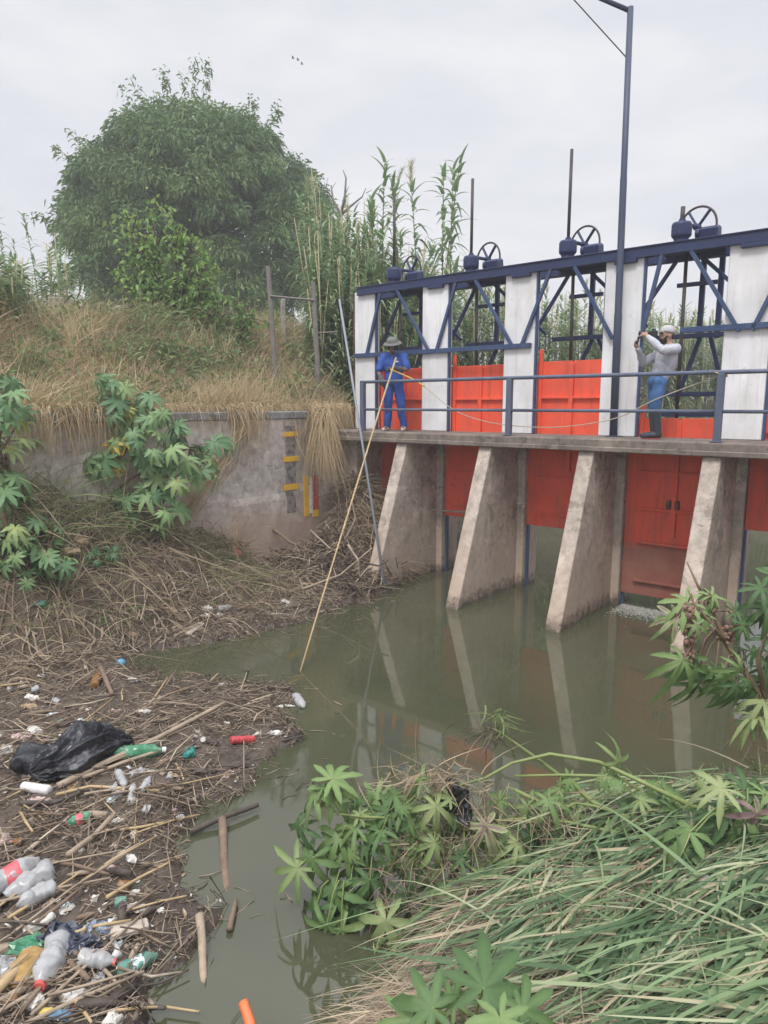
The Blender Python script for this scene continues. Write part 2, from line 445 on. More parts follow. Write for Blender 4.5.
def H(x, y):
    x = np.asarray(x, float); y = np.asarray(y, float)
    u, v = to_uv(x, y)
    s = -1.0-u
    upper = 3.12 + (1.86-.42*sm(v, 1.5, 5.0))*sm(s, .5, 4.4)*sm(v, -14, -5) - .25*sm(s, 4.6, 9) + .10*fbm(x, y, 1.1) + .05*fbm(x, y, 3.1, 2) + .35*np.exp(-((v+1.5)/2.2)**2)*sm(s, 2.0, 3.6) + .22*fbm(x, y, .45, 4)*sm(s, 1.0, 3.0)
    # floating mat and debris slope below the wall
    sd = sdist(x, y, MAT) + .05*fbm(x, y, 5.5, 2.5) + .035*fbm(x, y, 15., .5)
    mat = np.where(sd > 0, .015 + .10*sm(sd, 0, .5) + (.03+.035*(1-sm(sd, .1, .9)))*fbm(x, y, 4.0, 1.0) + .02*fbm(x, y, 11., 3.0), .015 - 1.2*sm(-sd, 0, .45))
    hs_ = slope(v)*np.maximum(foot(v)-u, 0)
    hs_ = np.maximum(hs_ + (.10*fbm(x, y, 2.6, 5) + .05*fbm(x, y, 6.5, 6))*sm(hs_, 0, .6), 0)
    pile = 1.5*np.exp(-((u+.35)/.7)**2 - ((v+.5)/.72)**2) + .35*np.exp(-((u+.1)/.6)**2 - ((v-.9)/.6)**2)
    lower = mat + np.maximum(hs_, pile*(1+.15*fbm(x, y, 5, 2)))
    lower = np.where(v < -1.3, -1.0, lower)
    wallside = sm(s, .06, .2)
    left_dn = lower*(1-wallside) + upper*wallside
    low2 = np.minimum(upper, lower)
    left_dn = np.where(v > WALL_V1, left_dn*(1-sm(v, WALL_V1, WALL_V1+1.6)) + low2*sm(v, WALL_V1, WALL_V1+1.6), left_dn)
    # upstream of the weir
    sh_ = np.clip(-v-7, 0, 40)*.30      # the channel bends away to the right upstream
    ul = -1.0 + 3.9*sm(-.55-(u-sh_), -1.0, 1.6)
    left_up = np.where(s > .9, np.maximum(ul*1.0, upper*sm(s, .9, 2.0) + ul*(1-sm(s, .9, 2.0))), ul)
    kk = sm(v, -1.35, -1.0)
    left = np.where((u < 1.2) | (v < -7), left_up*(1-kk) + left_dn*kk, np.where(v < -1.2, -1.0, lower))
    # near bank and the right bank beyond the frame
    sn = sdist(x, y, NEAR)
    pl = np.minimum(plane(x, y), 2.6) + .05*fbm(x, y, 3.0, 8) + .03*fbm(x, y, 7.0, 9)
    near = np.where(sn > -.02, pl*sm(sn, -.06, .22) - .5*(1-sm(sn, -.06, .22)), -1.0)
    right = -1.0 + 3.75*sm(u-np.clip(-v-7, 0, 40)*.30, 8.6, 10.5)
    near = np.where(v < -.5, np.maximum(right, -1), np.where(v < 3, np.maximum(near, right*sm(u, 9.5, 11)-1*(1-sm(u, 9.5, 11))), near))
    return np.maximum(left, near)
def hit(px, py, lift=0.0):
    """first point of the ground along a line of sight"""
    r = ray(px, py); o = Vector((0, 0, CAMZ))
    ts = np.linspace(1.0, 70, 5000); X = o.x+r.x*ts; Y = o.y+r.y*ts; Z = o.z+r.z*ts
    h = np.maximum(H(X, Y), 0.0)+lift
    k = np.argmax(Z <= h) if (Z <= h).any() else len(ts)-1
    return Vector((X[k], Y[k], h[k]))
def gz(x, y): return float(H(np.array([x]), np.array([y]))[0])

def axis(lo, hi, step, far):
    a = list(np.arange(lo, hi, step)); g = step; x = a[-1]
    while x < far: g *= 1.28; x += g; a.append(x)
    g = step; x = a[0]; b = []
    while x > -far: g *= 1.28; x -= g; b.append(x)
    return np.array(b[::-1]+a)
ua = axis(-8, 11, .065, 400); va = axis(-4, 13.5, .065, 400)
# sharp step inside the wall thickness
ua = np.sort(np.concatenate([ua, [-1.04, -1.07, -1.10, -1.13, -1.16, -1.19]]))
U, Vv = np.meshgrid(ua, va)
GX = PX0 + U*CU + Vv*SU; GY = PY0 + U*SU - Vv*CU; GZ = H(GX, GY)
nu = len(ua); nv = len(va)
idx = np.arange(nu*nv).reshape(nv, nu)
GF = np.stack([idx[:-1, :-1], idx[1:, :-1], idx[1:, 1:], idx[:-1, 1:]], -1).reshape(-1, 4)
m, nt, b = new_mat('earth'); M['earth'] = m
p = wpos(nt); n1 = noise(nt, 1.4, 9, .65, p); n2 = noise(nt, 14, 8, .7, p); n3 = noise(nt, 45, 4, .7, p)
e1 = ramp(nt, [(.3, (.085, .066, .052)), (.5, (.16, .122, .095)), (.72, (.26, .205, .16))], n2.outputs[0]).outputs[0]
e2 = ramp(nt, [(.35, (.07, .055, .044)), (.7, (.21, .16, .12))], n3.outputs[0]).outputs[0]
e = mix(nt, .45, e1, e2)
sp = N(nt, 'ShaderNodeSeparateXYZ'); nt.links.new(p, sp.inputs[0])
wet = N(nt, 'ShaderNodeMapRange'); wet.inputs[1].default_value = .0; wet.inputs[2].default_value = .30; wet.inputs[3].default_value = .72; wet.inputs[4].default_value = 0
nt.links.new(math_(nt, 'ADD', sp.outputs[2], math_(nt, 'MULTIPLY', math_(nt, 'SUBTRACT', n1.outputs[0], .5), .35)), wet.inputs[0])
e = mix(nt, wet.outputs[0], e, (.052, .042, .036))
gr = N(nt, 'ShaderNodeMapRange'); gr.inputs[1].default_value = 2.9; gr.inputs[2].default_value = 3.6; nt.links.new(sp.outputs[2], gr.inputs[0])
e = mix(nt, math_(nt, 'MULTIPLY', gr.outputs[0], .8), e, ramp(nt, [(.35, (.10, .085, .04)), (.65, (.21, .165, .085))], n1.outputs[0]).outputs[0])
nt.links.new(e, b.inputs['Base Color'])
rr = N(nt, 'ShaderNodeMapRange'); rr.inputs[1].default_value = 0; rr.inputs[2].default_value = .6; rr.inputs[3].default_value = .9; rr.inputs[4].default_value = .38
nt.links.new(wet.outputs[0], rr.inputs[0]); nt.links.new(rr.outputs[0], b.inputs['Roughness'])
b.inputs['Specular IOR Level'].default_value = .35
bump(nt, b, math_(nt, 'ADD', n2.outputs[0], math_(nt, 'MULTIPLY', n3.outputs[0], .5)), .6, .03)
g = link('ground', np_mesh('ground', np.stack([GX, GY, GZ], -1).reshape(-1, 3), GF, m)); g['kind'] = 'structure'

# ------------------------------------------------------------------ river
m, nt, b = new_mat('river_water'); M['water'] = m
p = wpos(nt)
n1 = noise(nt, .55, 4, .5, p); n2 = noise(nt, 3.0, 4, .55, wpos(nt, (1.0, .55, 1))); n3 = noise(nt, 11, 3, .5, p)
wc = ramp(nt, [(.3, (.056, .060, .034)), (.7, (.072, .075, .044))], n1.outputs[0])
nt.links.new(wc.outputs[0], b.inputs['Base Color'])
b.inputs['Roughness'].default_value = .035; b.inputs['IOR'].default_value = 1.62; b.inputs['Specular IOR Level'].default_value = .55
h = math_(nt, 'ADD', math_(nt, 'MULTIPLY', n2.outputs[0], 1.0), math_(nt, 'MULTIPLY', n3.outputs[0], .22))
bump(nt, b, h, .016, .04)
wx = np.linspace(-60, 60, 3); WB = MB()
corners = [uvw(-14, -120), uvw(14, -120), uvw(14, 40), uvw(-14, 40)]
WB.add(corners, [(0, 1, 2, 3)])
o = WB.build('river_water', m); o['kind'] = 'structure'
# ------------------------------------------------------------------ the weir
COLU = [-0.83, .92, 2.67, 4.42, 6.17, 7.92]; CW = .54
weir = empty('sluice_weir', dam(3.5, -.5, 0), 'concrete sluice weir with sloping piers, walkway deck, white columns and a blue steel beam', 'weir')
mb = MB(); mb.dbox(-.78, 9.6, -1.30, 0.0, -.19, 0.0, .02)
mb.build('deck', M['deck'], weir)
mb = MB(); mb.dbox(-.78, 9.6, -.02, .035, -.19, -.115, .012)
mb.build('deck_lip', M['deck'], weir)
WZ = -DECK
for k in range(5):
    u0, u1 = COLU[k+1]+.007, COLU[k+1]+.245
    mb = MB()
    # side outline (v, z): vertical back, sloping front face, carried below the water
    out = [(-1.235, -.19), (-.045, -.19), (.905, WZ), (1.10, WZ-.6), (-1.235, WZ-.6)]
    L = [dam(u0, a, z) for a, z in out]; R = [dam(u1, a, z) for a, z in out]; n = len(out)
    bm = bmesh.new(); vl = [bm.verts.new(q) for q in L]; vr = [bm.verts.new(q) for q in R]
    bm.faces.new(vl); bm.faces.new(vr[::-1])
    for i in range(n): bm.faces.new((vl[i], vr[i], vr[(i+1) % n], vl[(i+1) % n]))
    bmesh.ops.recalc_face_normals(bm, faces=bm.faces)
    bmesh.ops.bevel(bm, geom=bm.edges[:], offset=.018, segments=2, affect='EDGES', profile=.5)
    bmesh.ops.triangulate(bm, faces=bm.faces)
    bmesh.ops.subdivide_edges(bm, edges=[e for e in bm.edges if e.calc_length() > .25], cuts=3, use_grid_fill=True)
    for q in bm.verts:
        nn = mnoise.noise(q.co*6)*.006; q.co += Vector((nn, nn*.5, nn))
    bm.verts.index_update(); mb.add([q.co for q in bm.verts], [[q.index for q in f_.verts] for f_ in bm.faces]); bm.free()
    pier = mb.build('pier', M['concrete'], weir)
    mb = MB(); mb.dbox(COLU[k+1]+.002, COLU[k+1]+.37, -1.55, -1.0, WZ-.6, -.193, .012); mb.build('pilaster', M['concrete'], weir)
mb = MB(); mb.dbox(-1.0, -.30, -1.75, -.30, WZ-.6, -.193, .015); mb.build('abutment', M['concrete'], weir)
for k, c in enumerate(COLU):
    mb = MB(); mb.dbox(c-(.045 if k else 0), c+CW, -1.02, -.87, .003, 2.72, .012); cl_ = mb.build('column', M['white'], weir)
    if k:
        mb = MB(); mb.dbox(c+.10, c+.44, -.925, -.80, 2.60, 2.672, .006); mb.build('beam_seat', M['navy'], weir)
    mb = MB()
    mb.dbox(c+CW+.002, c+CW+.036, -.93, -.862, .003, 2.67, .004); mb.build('guide_channel', M['blue'], weir)
    if k: mb = MB(); mb.dbox(c-.064, c-.003, -1.19, -1.105, .003, 2.67, .004); mb.build('guide_channel', M['blue'], weir)
    for (g0, g1) in ((c+.372, c+.405),):        # guides below the deck
        if k == 0: g0, g1 = -.295, -.262
        mb = MB(); mb.dbox(g0, g1, -1.20, -1.115, WZ-.5, -.2, .004); mb.build('guide_channel', M['blue'], weir)
mb = MB(); mb.dbox(-.86, -.832, -1.28, -.85, .003, 2.70, .004); mb.build('corner_angle', M['rust'], weir)
# top beam: channel section (web and two flanges)
mb = MB()
mb.dbox(-.72, 9.4, -.835, -.82, 2.675, 2.795, 0); mb.dbox(-.72, 9.4, -.93, -.8, 2.797, 2.815, .003); mb.dbox(-.72, 9.4, -.93, -.8, 2.655, 2.673, .003)
mb.dbox(-.72, 9.4, -1.60, -1.46, 2.66, 2.815, .004)
mb.build('top_beam', M['navy'], weir)
mb = MB(); mb.dbox(-.80, 3.16, -.865, -.805, 1.44, 1.52, .004); mb.build('mid_rail', M['blue'], weir)
mb = MB(); mb.dbox(5.55, 9.3, -.865, -.805, 1.52, 1.60, .004); mb.build('mid_rail', M['blue'], weir)

# gates and hoists, one of each per bay
gate_open = [1.20, 1.20, 1.215, .29, 1.53]
gate_lab = ['raised red gate leaf behind the man in blue, nearest the left bank',
            'raised red gate leaf right of the man in blue, dark boards under its edge',
            'raised red steel gate leaf directly left of the lamp post, open water under it',
            'lowered red steel gate leaf under the man in grey, its lower half brown with silt',
            'red steel gate leaf at the right edge of the photo, beyond the last pier']
hoist_lab = ['blue gate hoist above the man in blue, half hidden against tall reeds',
             'blue gate hoist with handwheel and long rod, just right of the man in blue',
             'blue gate hoist with handwheel and very long rod, left of the lamp post',
             'blue gate hoist with handwheel and short rod above the man in grey',
             'blue gate hoist at the right edge of the photo, partly seen past the last column']
rod_top = [4.44, 4.40, 4.48, 3.32, 3.9]
for k in range(5):
    b0 = COLU[k]+CW; b1 = COLU[k+1]; mid = (b0+b1)/2; top = gate_open[k]; bot = top-2.83
    gt = empty('sluice_gate', dam(mid, -1.19, bot), gate_lab[k], 'sluice gate', 'red sluice gates of the weir')
    lo_split = bot + 1.4
    # leaf plates: upper ones stand in the light above the deck
    mb = MB(); 
    mb.dbox(b0-.152 if k else -.28, mid-.015, -1.10, -1.075, lo_split, top, .004); mb.dbox(mid+.015, b1-.012, -1.10, -1.075, lo_split, top, .004)
    mb.dbox(mid-.016, mid+.016, -1.098, -1.082, lo_split, top-.03, 0)
    mb.build('upper_leaf', M['red'], gt)
    mb = MB(); mb.dbox(b0-.152 if k else -.28, b1-.012, -1.102, -1.077, bot, lo_split-.004, .004)
    mb.build('lower_leaf', M['redmud'], gt)
    for z in ([top-.62, top-1.28] if k != 3 else [top-.85]) + [bot+1.395, bot+.85, bot+.22]:
        mb = MB(); mb.dbox(b0+.05 if k else -.25, b1-.05, -1.074, -1.025, z, z+.035, .003); mb.build('stiffener', M['redmud'] if z < bot+1.3 else M['red'], gt)
    mb = MB(); mb.dbox(b0+.014 if k else -.28, b0+.075 if k else -.2, -1.073, -1.03, max(lo_split, .0), top+.20, .003); mb.build('edge_strip', M['red'], gt)
    mb = MB(); mb.dbox(mid-.035, mid+.035, -1.073, -1.02, bot+1.0, top-.05, .003); mb.build('rod_plate', M['red'], gt)
    if k == 3:      # rusty lifting lugs on the closed gate
        for du in (-.075, .045):
            mb = MB(); mb.dbox(mid+du-.03, mid+du+.03, -1.072, -1.0, -1.10, -.97, .006); mb.build('lug', M['rust'], gt)
    # hoist
    hs = empty('gate_hoist', dam(mid, -1.2, 2.8), hoist_lab[k], 'gate hoist', 'gate hoists on the weir')
    bl, nv_ = M['blue'], M['navy']
    c = mid-(.14 if k > 1 else .22)
    if k != 3:
        pl, pr = (b0-.22, b1+.13)
    else: pl, pr = (b0+.02, b1+.16)
    zl = 1.50 if k < 2 else 1.50
    for v, mm, zz in ((-.83, bl, 1.50), (-1.5, nv_, 1.72)):
        for sgn, tu in ((-1, pl), (1, pr)):
            foot_u = tu if v > -1 else (b0 - .36 if sgn < 0 else b1 + .42)
            if k == 0 and sgn < 0 and v > -1: foot_u = -.47
            if k == 3 and sgn < 0 and v > -1: foot_u = b0+.03
            mb = MB(); mb.bar(dam(c+sgn*.20, v, 2.66), dam(foot_u, v, zz), .055, .05, DM @ Vector((0, 1, 0))); mb.build('diagonal_brace', mm, hs)
    mb = MB(); mb.dbox(c-.16, c+.42, -1.53, -1.47, 2.27, 2.33, .004); mb.build('cross_bar', nv_, hs)
    for zb in (1.58, 1.05) if k != 3 else (1.50, .62, .31):
        mb = MB(); mb.dbox(b0+.02, b1-.02, -1.53, -1.47, zb, zb+.07, .004); mb.build('cross_bar', nv_, hs)
    for du in (.12, .38):
        mb = MB(); mb.dbox(c+du, c+du+.075, -1.72, -1.65, 1.62 if k != 3 else 1.5, 2.7, .004); mb.build('hanger', nv_, hs)
    mb = MB(); mb.bar(dam(c+.20, -1.69, 1.6), dam(c-.12, -1.69, .95 if k != 3 else .55), .06, .06); mb.bar(dam(c+.30, -1.69, 1.6), dam(c+.62, -1.69, .95 if k != 3 else .55), .06, .06); mb.build('knee_brace', nv_, hs)
    # platform, gear housings, wheel and rod
    mb = MB(); mb.dbox(c-.34, c+.52, -1.455, -.94, 2.735, 2.80, .006); mb.build('platform', nv_, hs)
    mb = MB(); mb.lathe([(.10, 0), (.10, .06), (.105, .08), (.135, .11), (.14, .13), (.14, .27), (.125, .30), (.05, .315), (.045, .35)], dam(c, -1.0, 2.80), (0, 0, 1), 12)
    mb.build('gearbox', nv_, hs)
    mb = MB()
    Mx = DM @ Matrix.Rotation(math.radians(-12), 3, 'X')
    mb.box(dam(c+.33, -1.25, 2.80+.15), (.25, .26, .20), Mx, .03); mb.dbox(c+.22, c+.44, -1.36, -1.14, 2.80, 2.86, .01)
    mb.lathe([(.07, 0), (.07, .14), (.04, .15)], dam(c+.14, -1.22, 2.96), DM @ Vector((1, 0, 0)), 10)
    mb.build('gear_housing', nv_, hs)
    # handwheel: ring in a plane square to the river
    wc_ = dam(c+.10, -1.42, 3.10); R_ = .29
    ax = (DM @ Vector((-.25, 1, 0))).normalized(); e1_ = ax.cross(Vector((0, 0, 1))).normalized(); e2_ = Vector((0, 0, 1))
    ring = [wc_ + (e1_*math.cos(t) + e2_*math.sin(t))*R_ for t in np.linspace(0, 2*PI, 33)]
    mb = MB(); mb.tube(ring, .017, 8, False); whl = mb.build('handwheel', M['rod'], hs, True)
    for j in range(3):
        t = (PI*.32, PI*.72, PI*1.5)[j]
        mb = MB(); mb.bar(wc_ + (e1_*math.cos(t)+e2_*math.sin(t))*.04, wc_ + (e1_*math.cos(t)+e2_*math.sin(t))*(R_-.006), .022, .055, ax); mb.build('spoke', nv_, whl)
    mb = MB(); mb.lathe([(.05, -.03), (.05, .05), (.03, .06), (.03, .28)], wc_, ax, 10); mb.build('hub', nv_, whl)
    mb = MB(); mb.tube([dam(c, -1.0, 3.05), dam(c, -1.0, rod_top[k])], .026 if k < 3 else .034, 8); mb.build('lifting_rod', M['rod'], hs, True)
    mb = MB(); mb.tube([dam(c+.06, -1.11, 2.735), dam(c+.06, -1.14, top-.02)], .028, 8); mb.build('lifting_rod', M['rod'], hs, True)

# muddy boards below the second gate, stick caught across it
o = MB().dbox(1.50, 2.62, -1.62, -1.585, WZ-.3, -1.5, .004).build('stop_board', concrete('wet_boards', (.11, .12, .12), (.05, .05, .05), (.09, .08, .06), (.0, .8)))
tag(o, 'dark wet stop boards standing in the water beneath the second gate', 'stop board')
o = MB().tube([dam(.92+.2, -.85, -1.52), dam(1.9, -.95, -1.50), dam(2.62, -1.18, -1.46)], [.016, .022, .018], 7).build('stick', simple('pale_stick', (.26, .21, .16)))
tag(o, 'pale stick wedged level across the second bay below the red gate', 'stick')

# walkway railing
rl = empty('walkway_railing', dam(3.2, -.05, 0), 'blue pipe railing along the front edge of the walkway deck', 'railing')
pu = [.0875+3.1218*i for i in range(4)]
for i, u in enumerate(pu):
    mb = MB(); mb.dbox(u-.045, u+.045, -.11, -.02, .002, .90, .008); mb.build('post', M['greyblue'], rl)
    mb = MB(); mb.dbox(u-.075, u+.075, -.14, -.005, .002, .014, .002); mb.build('base_plate', M['greyblue'], rl)
mb = MB(); mb.tube([dam(u, -.065, .915) for u in np.linspace(pu[0]-.05, pu[3], 12)], .030, 10); mb.build('top_rail', M['greyblue'], rl, True)
for i in range(3):
    mb = MB(); mb.tube([dam(pu[i]+.045, -.065, .405), dam(pu[i+1]-.045, -.065, .405)], .025, 10); mb.build('lower_rail', M['greyblue'], rl, True)

# lamp post with its bracket arm
lp = empty('lamp_post', dam(4.676, -.74, 0), 'tall slim grey blue lamp post standing in front of a white column', 'lamp post')
lb, lt = dam(4.676, -.74, .01), dam(4.60, -.74, 6.10)
mb = MB(); mb.tube([lb.lerp(lt, t) for t in (0, .30, .305, .62, .625, 1)], [.060, .058, .053, .050, .046, .043], 14); mb.build('pole', M['lampblue'], lp, True)
mb = MB(); mb.dbox(4.676-.10, 4.676+.10, -.84, -.64, .002, .018, .002); mb.build('base_plate', M['lampblue'], lp)
at_ = dam(4.60, -.74, 6.05); ae = dam(2.9, -.10, 7.0)
mb = MB(); mb.tube([at_, at_.lerp(ae, .5)+Vector((0, 0, .04)), ae], [.033, .030, .027], 10); mb.build('arm', M['lampblue'], lp, True)
mb = MB(); mb.tube([dam(4.60, -.72, 5.42), at_.lerp(ae, .55)+Vector((0, 0, -.0))], .009, 6); mb.build('stay_wire', M['rod'], lp)
hd = (ae-at_).normalized()
mb = MB(); mb.lathe([(.03, 0), (.07, .05), (.12, .2), (.13, .42), (.08, .55), (.01, .6)], ae, hd, 14); mb.build('lamp_head', M['galv'], lp, True)

# leaning pipe beside the railing
pa, pb = dam(1.50, .92, WZ-.25), dam(-.62, -.20, 2.50)
o = MB().tube([pa, pa.lerp(pb, .5)+Vector((.01, 0, -.02)), pb], .023, 10).build('pipe', M['galv'], None, True)
tag(o, 'long thin grey pipe leaning from the water up past the left end of the railing', 'pipe')

# ------------------------------------------------------------------ retaining wall with flood marks
rw = empty('retaining_wall', uvw(-1.1, 2.3, 0), 'weathered concrete retaining wall on the left bank with painted flood marks', 'wall')
mb = MB()
nvw, nzw = 60, 30
vv = np.linspace(-.95, WALL_V1+.1, nvw); zz = np.linspace(-.7, 2.98, nzw)
vs_ = []; fs_ = []
for i in range(nzw):
    for j in range(nvw):
        bul = .018*mnoise.noise(Vector((vv[j]*1.3, zz[i]*1.3, 3))) + .008*mnoise.noise(Vector((vv[j]*5, zz[i]*5, 1)))
        step = .022 if zz[i] < 1.55+.05*math.sin(vv[j]*3) else 0.0
        vs_.append(uvw(-1.0+bul+step, vv[j], zz[i]))
for i in range(nzw-1):
    for j in range(nvw-1): fs_.append((i*nvw+j, i*nvw+j+1, (i+1)*nvw+j+1, (i+1)*nvw+j))
mb.add(vs_, fs_)
mb.box(uvw(-1.14, (vv[0]+vv[-1])/2, 1.14), (.2, vv[-1]-vv[0], 3.68), DM, 0)
mb.build('wall_face', M['wall'], rw)
mb = MB(); mb.box(uvw(-1.12, 2.4, 3.055), (.30, 6.9, .15), DM, .02); mb.build('cap', M['cap'], rw)
def wall_at(px, py):
    r = ray(px, py); n_ = Vector((CU, SU, 0)); q = uvw(-.962, 0, 0); o_ = Vector((0, 0, CAMZ)); t = n_.dot(q-o_)/n_.dot(r); P_ = o_+r*t
    return to_uv(P_.x, P_.y)[1], P_.z
def mark(x0, y0, x1, y1, key, name, d=.012, u=-.985):
    (v0, z1), (v1, z0) = wall_at(x0, y0), wall_at(x1, y1)
    z0, z1 = min(z0, z1), max(z0, z1); v0, v1 = min(v0, v1), max(v0, v1)
    mb = MB(); mb.box(uvw(u, (v0+v1)/2, (z0+z1)/2), (d, v1-v0, z1-z0), DM, .001); mb.build(name, M[key], rw)
mark(286, 426, 297, 512, 'blackmark', 'gauge_band', .008, -.982)
for y in (432, 457, 485): mark(284, y, 299, y+4, 'yellow', 'gauge_line', .012, -.976)
mark(304, 476, 309, 516, 'yellow', 'gauge_stripe', .012, -.972)
mark(309, 478, 313, 513, 'whitemark', 'gauge_stripe', .012, -.974)
mark(313, 475, 319, 510, 'redmark', 'gauge_stripe', .012, -.972)
mark(313, 510, 319, 516, 'yellow', 'gauge_stripe', .012, -.970)
# ------------------------------------------------------------------ people
def crumple(mb_v, amp, sc, seed=0):
    return [Vector(p_) + Vector((mnoise.noise(Vector(p_)*sc+Vector((seed, 0, 0))), mnoise.noise(Vector(p_)*sc+Vector((0, seed+7, 0))), mnoise.noise(Vector(p_)*sc+Vector((3, 0, seed)))))*amp for p_ in mb_v]
M['capwhite'] = simple('white_plastic', (.68, .67, .66), .45, .15, 25)
M['cane'] = simple('yellow_cane', (.42, .31, .17), .65, .3, 8, bs=.2)

def skin(name, caps, mat_, parent, vox, smooth_it=4, wr=0.0, wsc=14):
    """one closed surface from overlapping tapered limbs"""
    mb = MB()
    for c in caps:
        if c[0] == 'e': mb.ball(c[1], 1.0, 3, c[2], c[3] if len(c) > 3 else None)
        else: mb.capsule(*c, n=12)
    me = mb.mesh(name+'_raw', mat_); o = bpy.data.objects.new(name+'_raw', me); COL.objects.link(o)
    r = o.modifiers.new('r', 'REMESH'); r.mode = 'VOXEL'; r.voxel_size = vox; r.use_smooth_shade = True
    s_ = o.modifiers.new('s', 'SMOOTH'); s_.iterations = smooth_it; s_.factor = .5
    dg = bpy.context.evaluated_depsgraph_get(); ev = o.evaluated_get(dg); m2 = bpy.data.meshes.new_from_object(ev); m2.name = name
    bpy.data.objects.remove(o); bpy.data.meshes.remove(me)
    if wr:
        for v_ in m2.vertices:
            q = v_.co*wsc; q.z *= .45; v_.co += v_.normal*(mnoise.noise(q)*wr + mnoise.noise(q*2.3)*wr*.5)
    m2.materials.clear(); m2.materials.append(mat_); m2.polygons.foreach_set('use_smooth', [True]*len(m2.polygons))
    o2 = bpy.data.objects.new(name, m2); COL.objects.link(o2); o2.parent = parent; return o2
M['skin'] = simple('skin', (.20, .11, .075), .6, .12, 20, bs=.05); M['skin2'] = simple('skin_light', (.42, .25, .19), .6, .12, 20, bs=.05)
M['overall'] = simple('blue_workwear', (.022, .075, .33), .8, .25, 12, bs=.3); M['shirtgrey'] = simple('grey_jersey', (.47, .48, .54), .85, .12, 12, bs=.3); M['jeans'] = simple('blue_trousers', (.055, .14, .32), .85, .3, 14, bs=.3)
M['hat'] = simple('grey_hat', (.16, .165, .16), .9, .25, 22, bs=.4); M['capgrey'] = simple('pale_cap', (.50, .49, .50), .85, .1, 20, bs=.2); M['glove'] = simple('dark_glove', (.085, .08, .085), .85, .3, 20, bs=.3); M['shoe'] = simple('white_shoe', (.55, .54, .53), .6, .2, 20); M['boot'] = simple('rubber_boot', (.035, .045, .06), .45, .25, 16); M['sole'] = simple('red_sole', (.40, .05, .05), .6, .2, 20)
M['hair'] = simple('dark_hair', (.02, .014, .011), .8, .4, 40, bs=.4); M['eye'] = simple('eye_dark', (.02, .015, .012), .2, .1, 20); M['camblack'] = simple('black_device', (.02, .02, .022), .4, .3, 20)
V3 = Vector
def hand(wrist, palm_dir, palm_n, side, curl=.5):
    """palm and five curled fingers as capsules; side +1: thumb on the +cross side"""
    d = V3(palm_dir).normalized(); n_ = V3(palm_n).normalized(); x = d.cross(n_).normalized(); c = [(wrist, wrist+d*.05, .026, .036)]
    c.append(('e', wrist+d*.055, (.040, .045, .022), Matrix((x, d, n_)).transposed()))
    for i, (o_, L) in enumerate(((-.030, .062), (-.010, .074), (.010, .070), (.029, .056))):
        b0 = wrist+d*.088+x*o_; b1 = b0+(d*math.cos(curl)+n_*math.sin(curl))*L*.5; b2 = b1+(d*math.cos(curl*2.4)+n_*math.sin(curl*2.4))*L*.5
        c += [(b0, b1, .0095, .009), (b1, b2, .009, .0075)]
    t0 = wrist+d*.03+x*(-.034*side); t1 = t0+(d*.6-x*side*.7+n_*.3).normalized()*.035; t2 = t1+(d*.8+n_*.6).normalized()*.03
    c += [(t0, t1, .012, .011), (t1, t2, .011, .009)]
    return c
def head(c, fwd, up, r=.098):
    """skull, jaw, nose, ears, lips"""
    f_ = V3(fwd).normalized(); u_ = V3(up); u_ = (u_-f_*u_.dot(f_)).normalized(); s_ = f_.cross(u_); B = Matrix((s_, f_, u_)).transposed()
    out = [('e', c+u_*.02, (r*.80, r*1.0, r*1.02), B), ('e', c+f_*.022-u_*.055, (r*.62, r*.74, r*.72), B), (c+f_*.093+u_*.012, c+f_*.112-u_*.022, .010, .016), (c+f_*.082-u_*.062, c+f_*.084-u_*.062, .02, .02)]
    for k in (-1, 1):
        out.append(('e', c+s_*k*.082-u_*.005-f_*.008, (.010, .022, .032), B)); out.append((c+f_*.082+s_*k*.016+u_*.028, c+f_*.080+s_*k*.05+u_*.026, .010, .009))
    return out, f_, u_, s_, B
def face_parts(p, c, f_, s_, u_):
    for k in (-1, 1): mb = MB(); mb.ball(c+f_*.083+s_*k*.033+u_*.010, .012, 2); mb.build('eye', M['eye'], None, True).parent = p
    mb = MB(); mb.tube([c+f_*.098+s_*t*.026-u_*(.056+.004*abs(t)) for t in (-1, -.5, 0, .5, 1)], [.003, .006, .007, .006, .003], 6); mb.build('mouth', simple('lips', (.20, .07, .06), .5, .1, 20), None, True).parent = p

# --- man in blue overalls with the long pole (local frame: x to his left hand as he faces -y)
b0 = dam(.52, -.45, .002)
man = empty('person', b0, 'man in blue overalls and brimmed hat on the weir, holding a long pole', 'person', None, math.radians(-14))
hc = V3((.0, -.07, 1.555)); hd_, f_, u_, s_, B = head(hc, (-.10, -1, -.30), (0, -.05, 1))
sh_l, sh_r = V3((.19, 0, 1.37)), V3((-.19, 0, 1.36))
el_l, wr_l = V3((.29, -.10, 1.14)), V3((.06, -.30, 1.15)); el_r, wr_r = V3((-.27, -.07, 1.10)), V3((-.15, -.26, .92))
body = hd_ + [(hc-V3((0, -.03, .06)), V3((0, .02, 1.36)), .055, .065), ('e', V3((0, .01, 1.20)), (.18, .11, .24)), ('e', V3((0, .01, .97)), (.15, .105, .17)), (V3((-.12, 0, 1.37)), sh_r, .07, .065), (V3((.12, 0, 1.37)), sh_l, .07, .065),
        (sh_l, el_l, .052, .042), (el_l, wr_l, .042, .029), (sh_r, el_r, .052, .042), (el_r, wr_r, .042, .029)] + hand(wr_l, (-.9, -.2, -.05), (0, -.4, -.9), 1, .8) + hand(wr_r, (.1, -.5, -.8), (.8, -.4, 0), -1, .8)
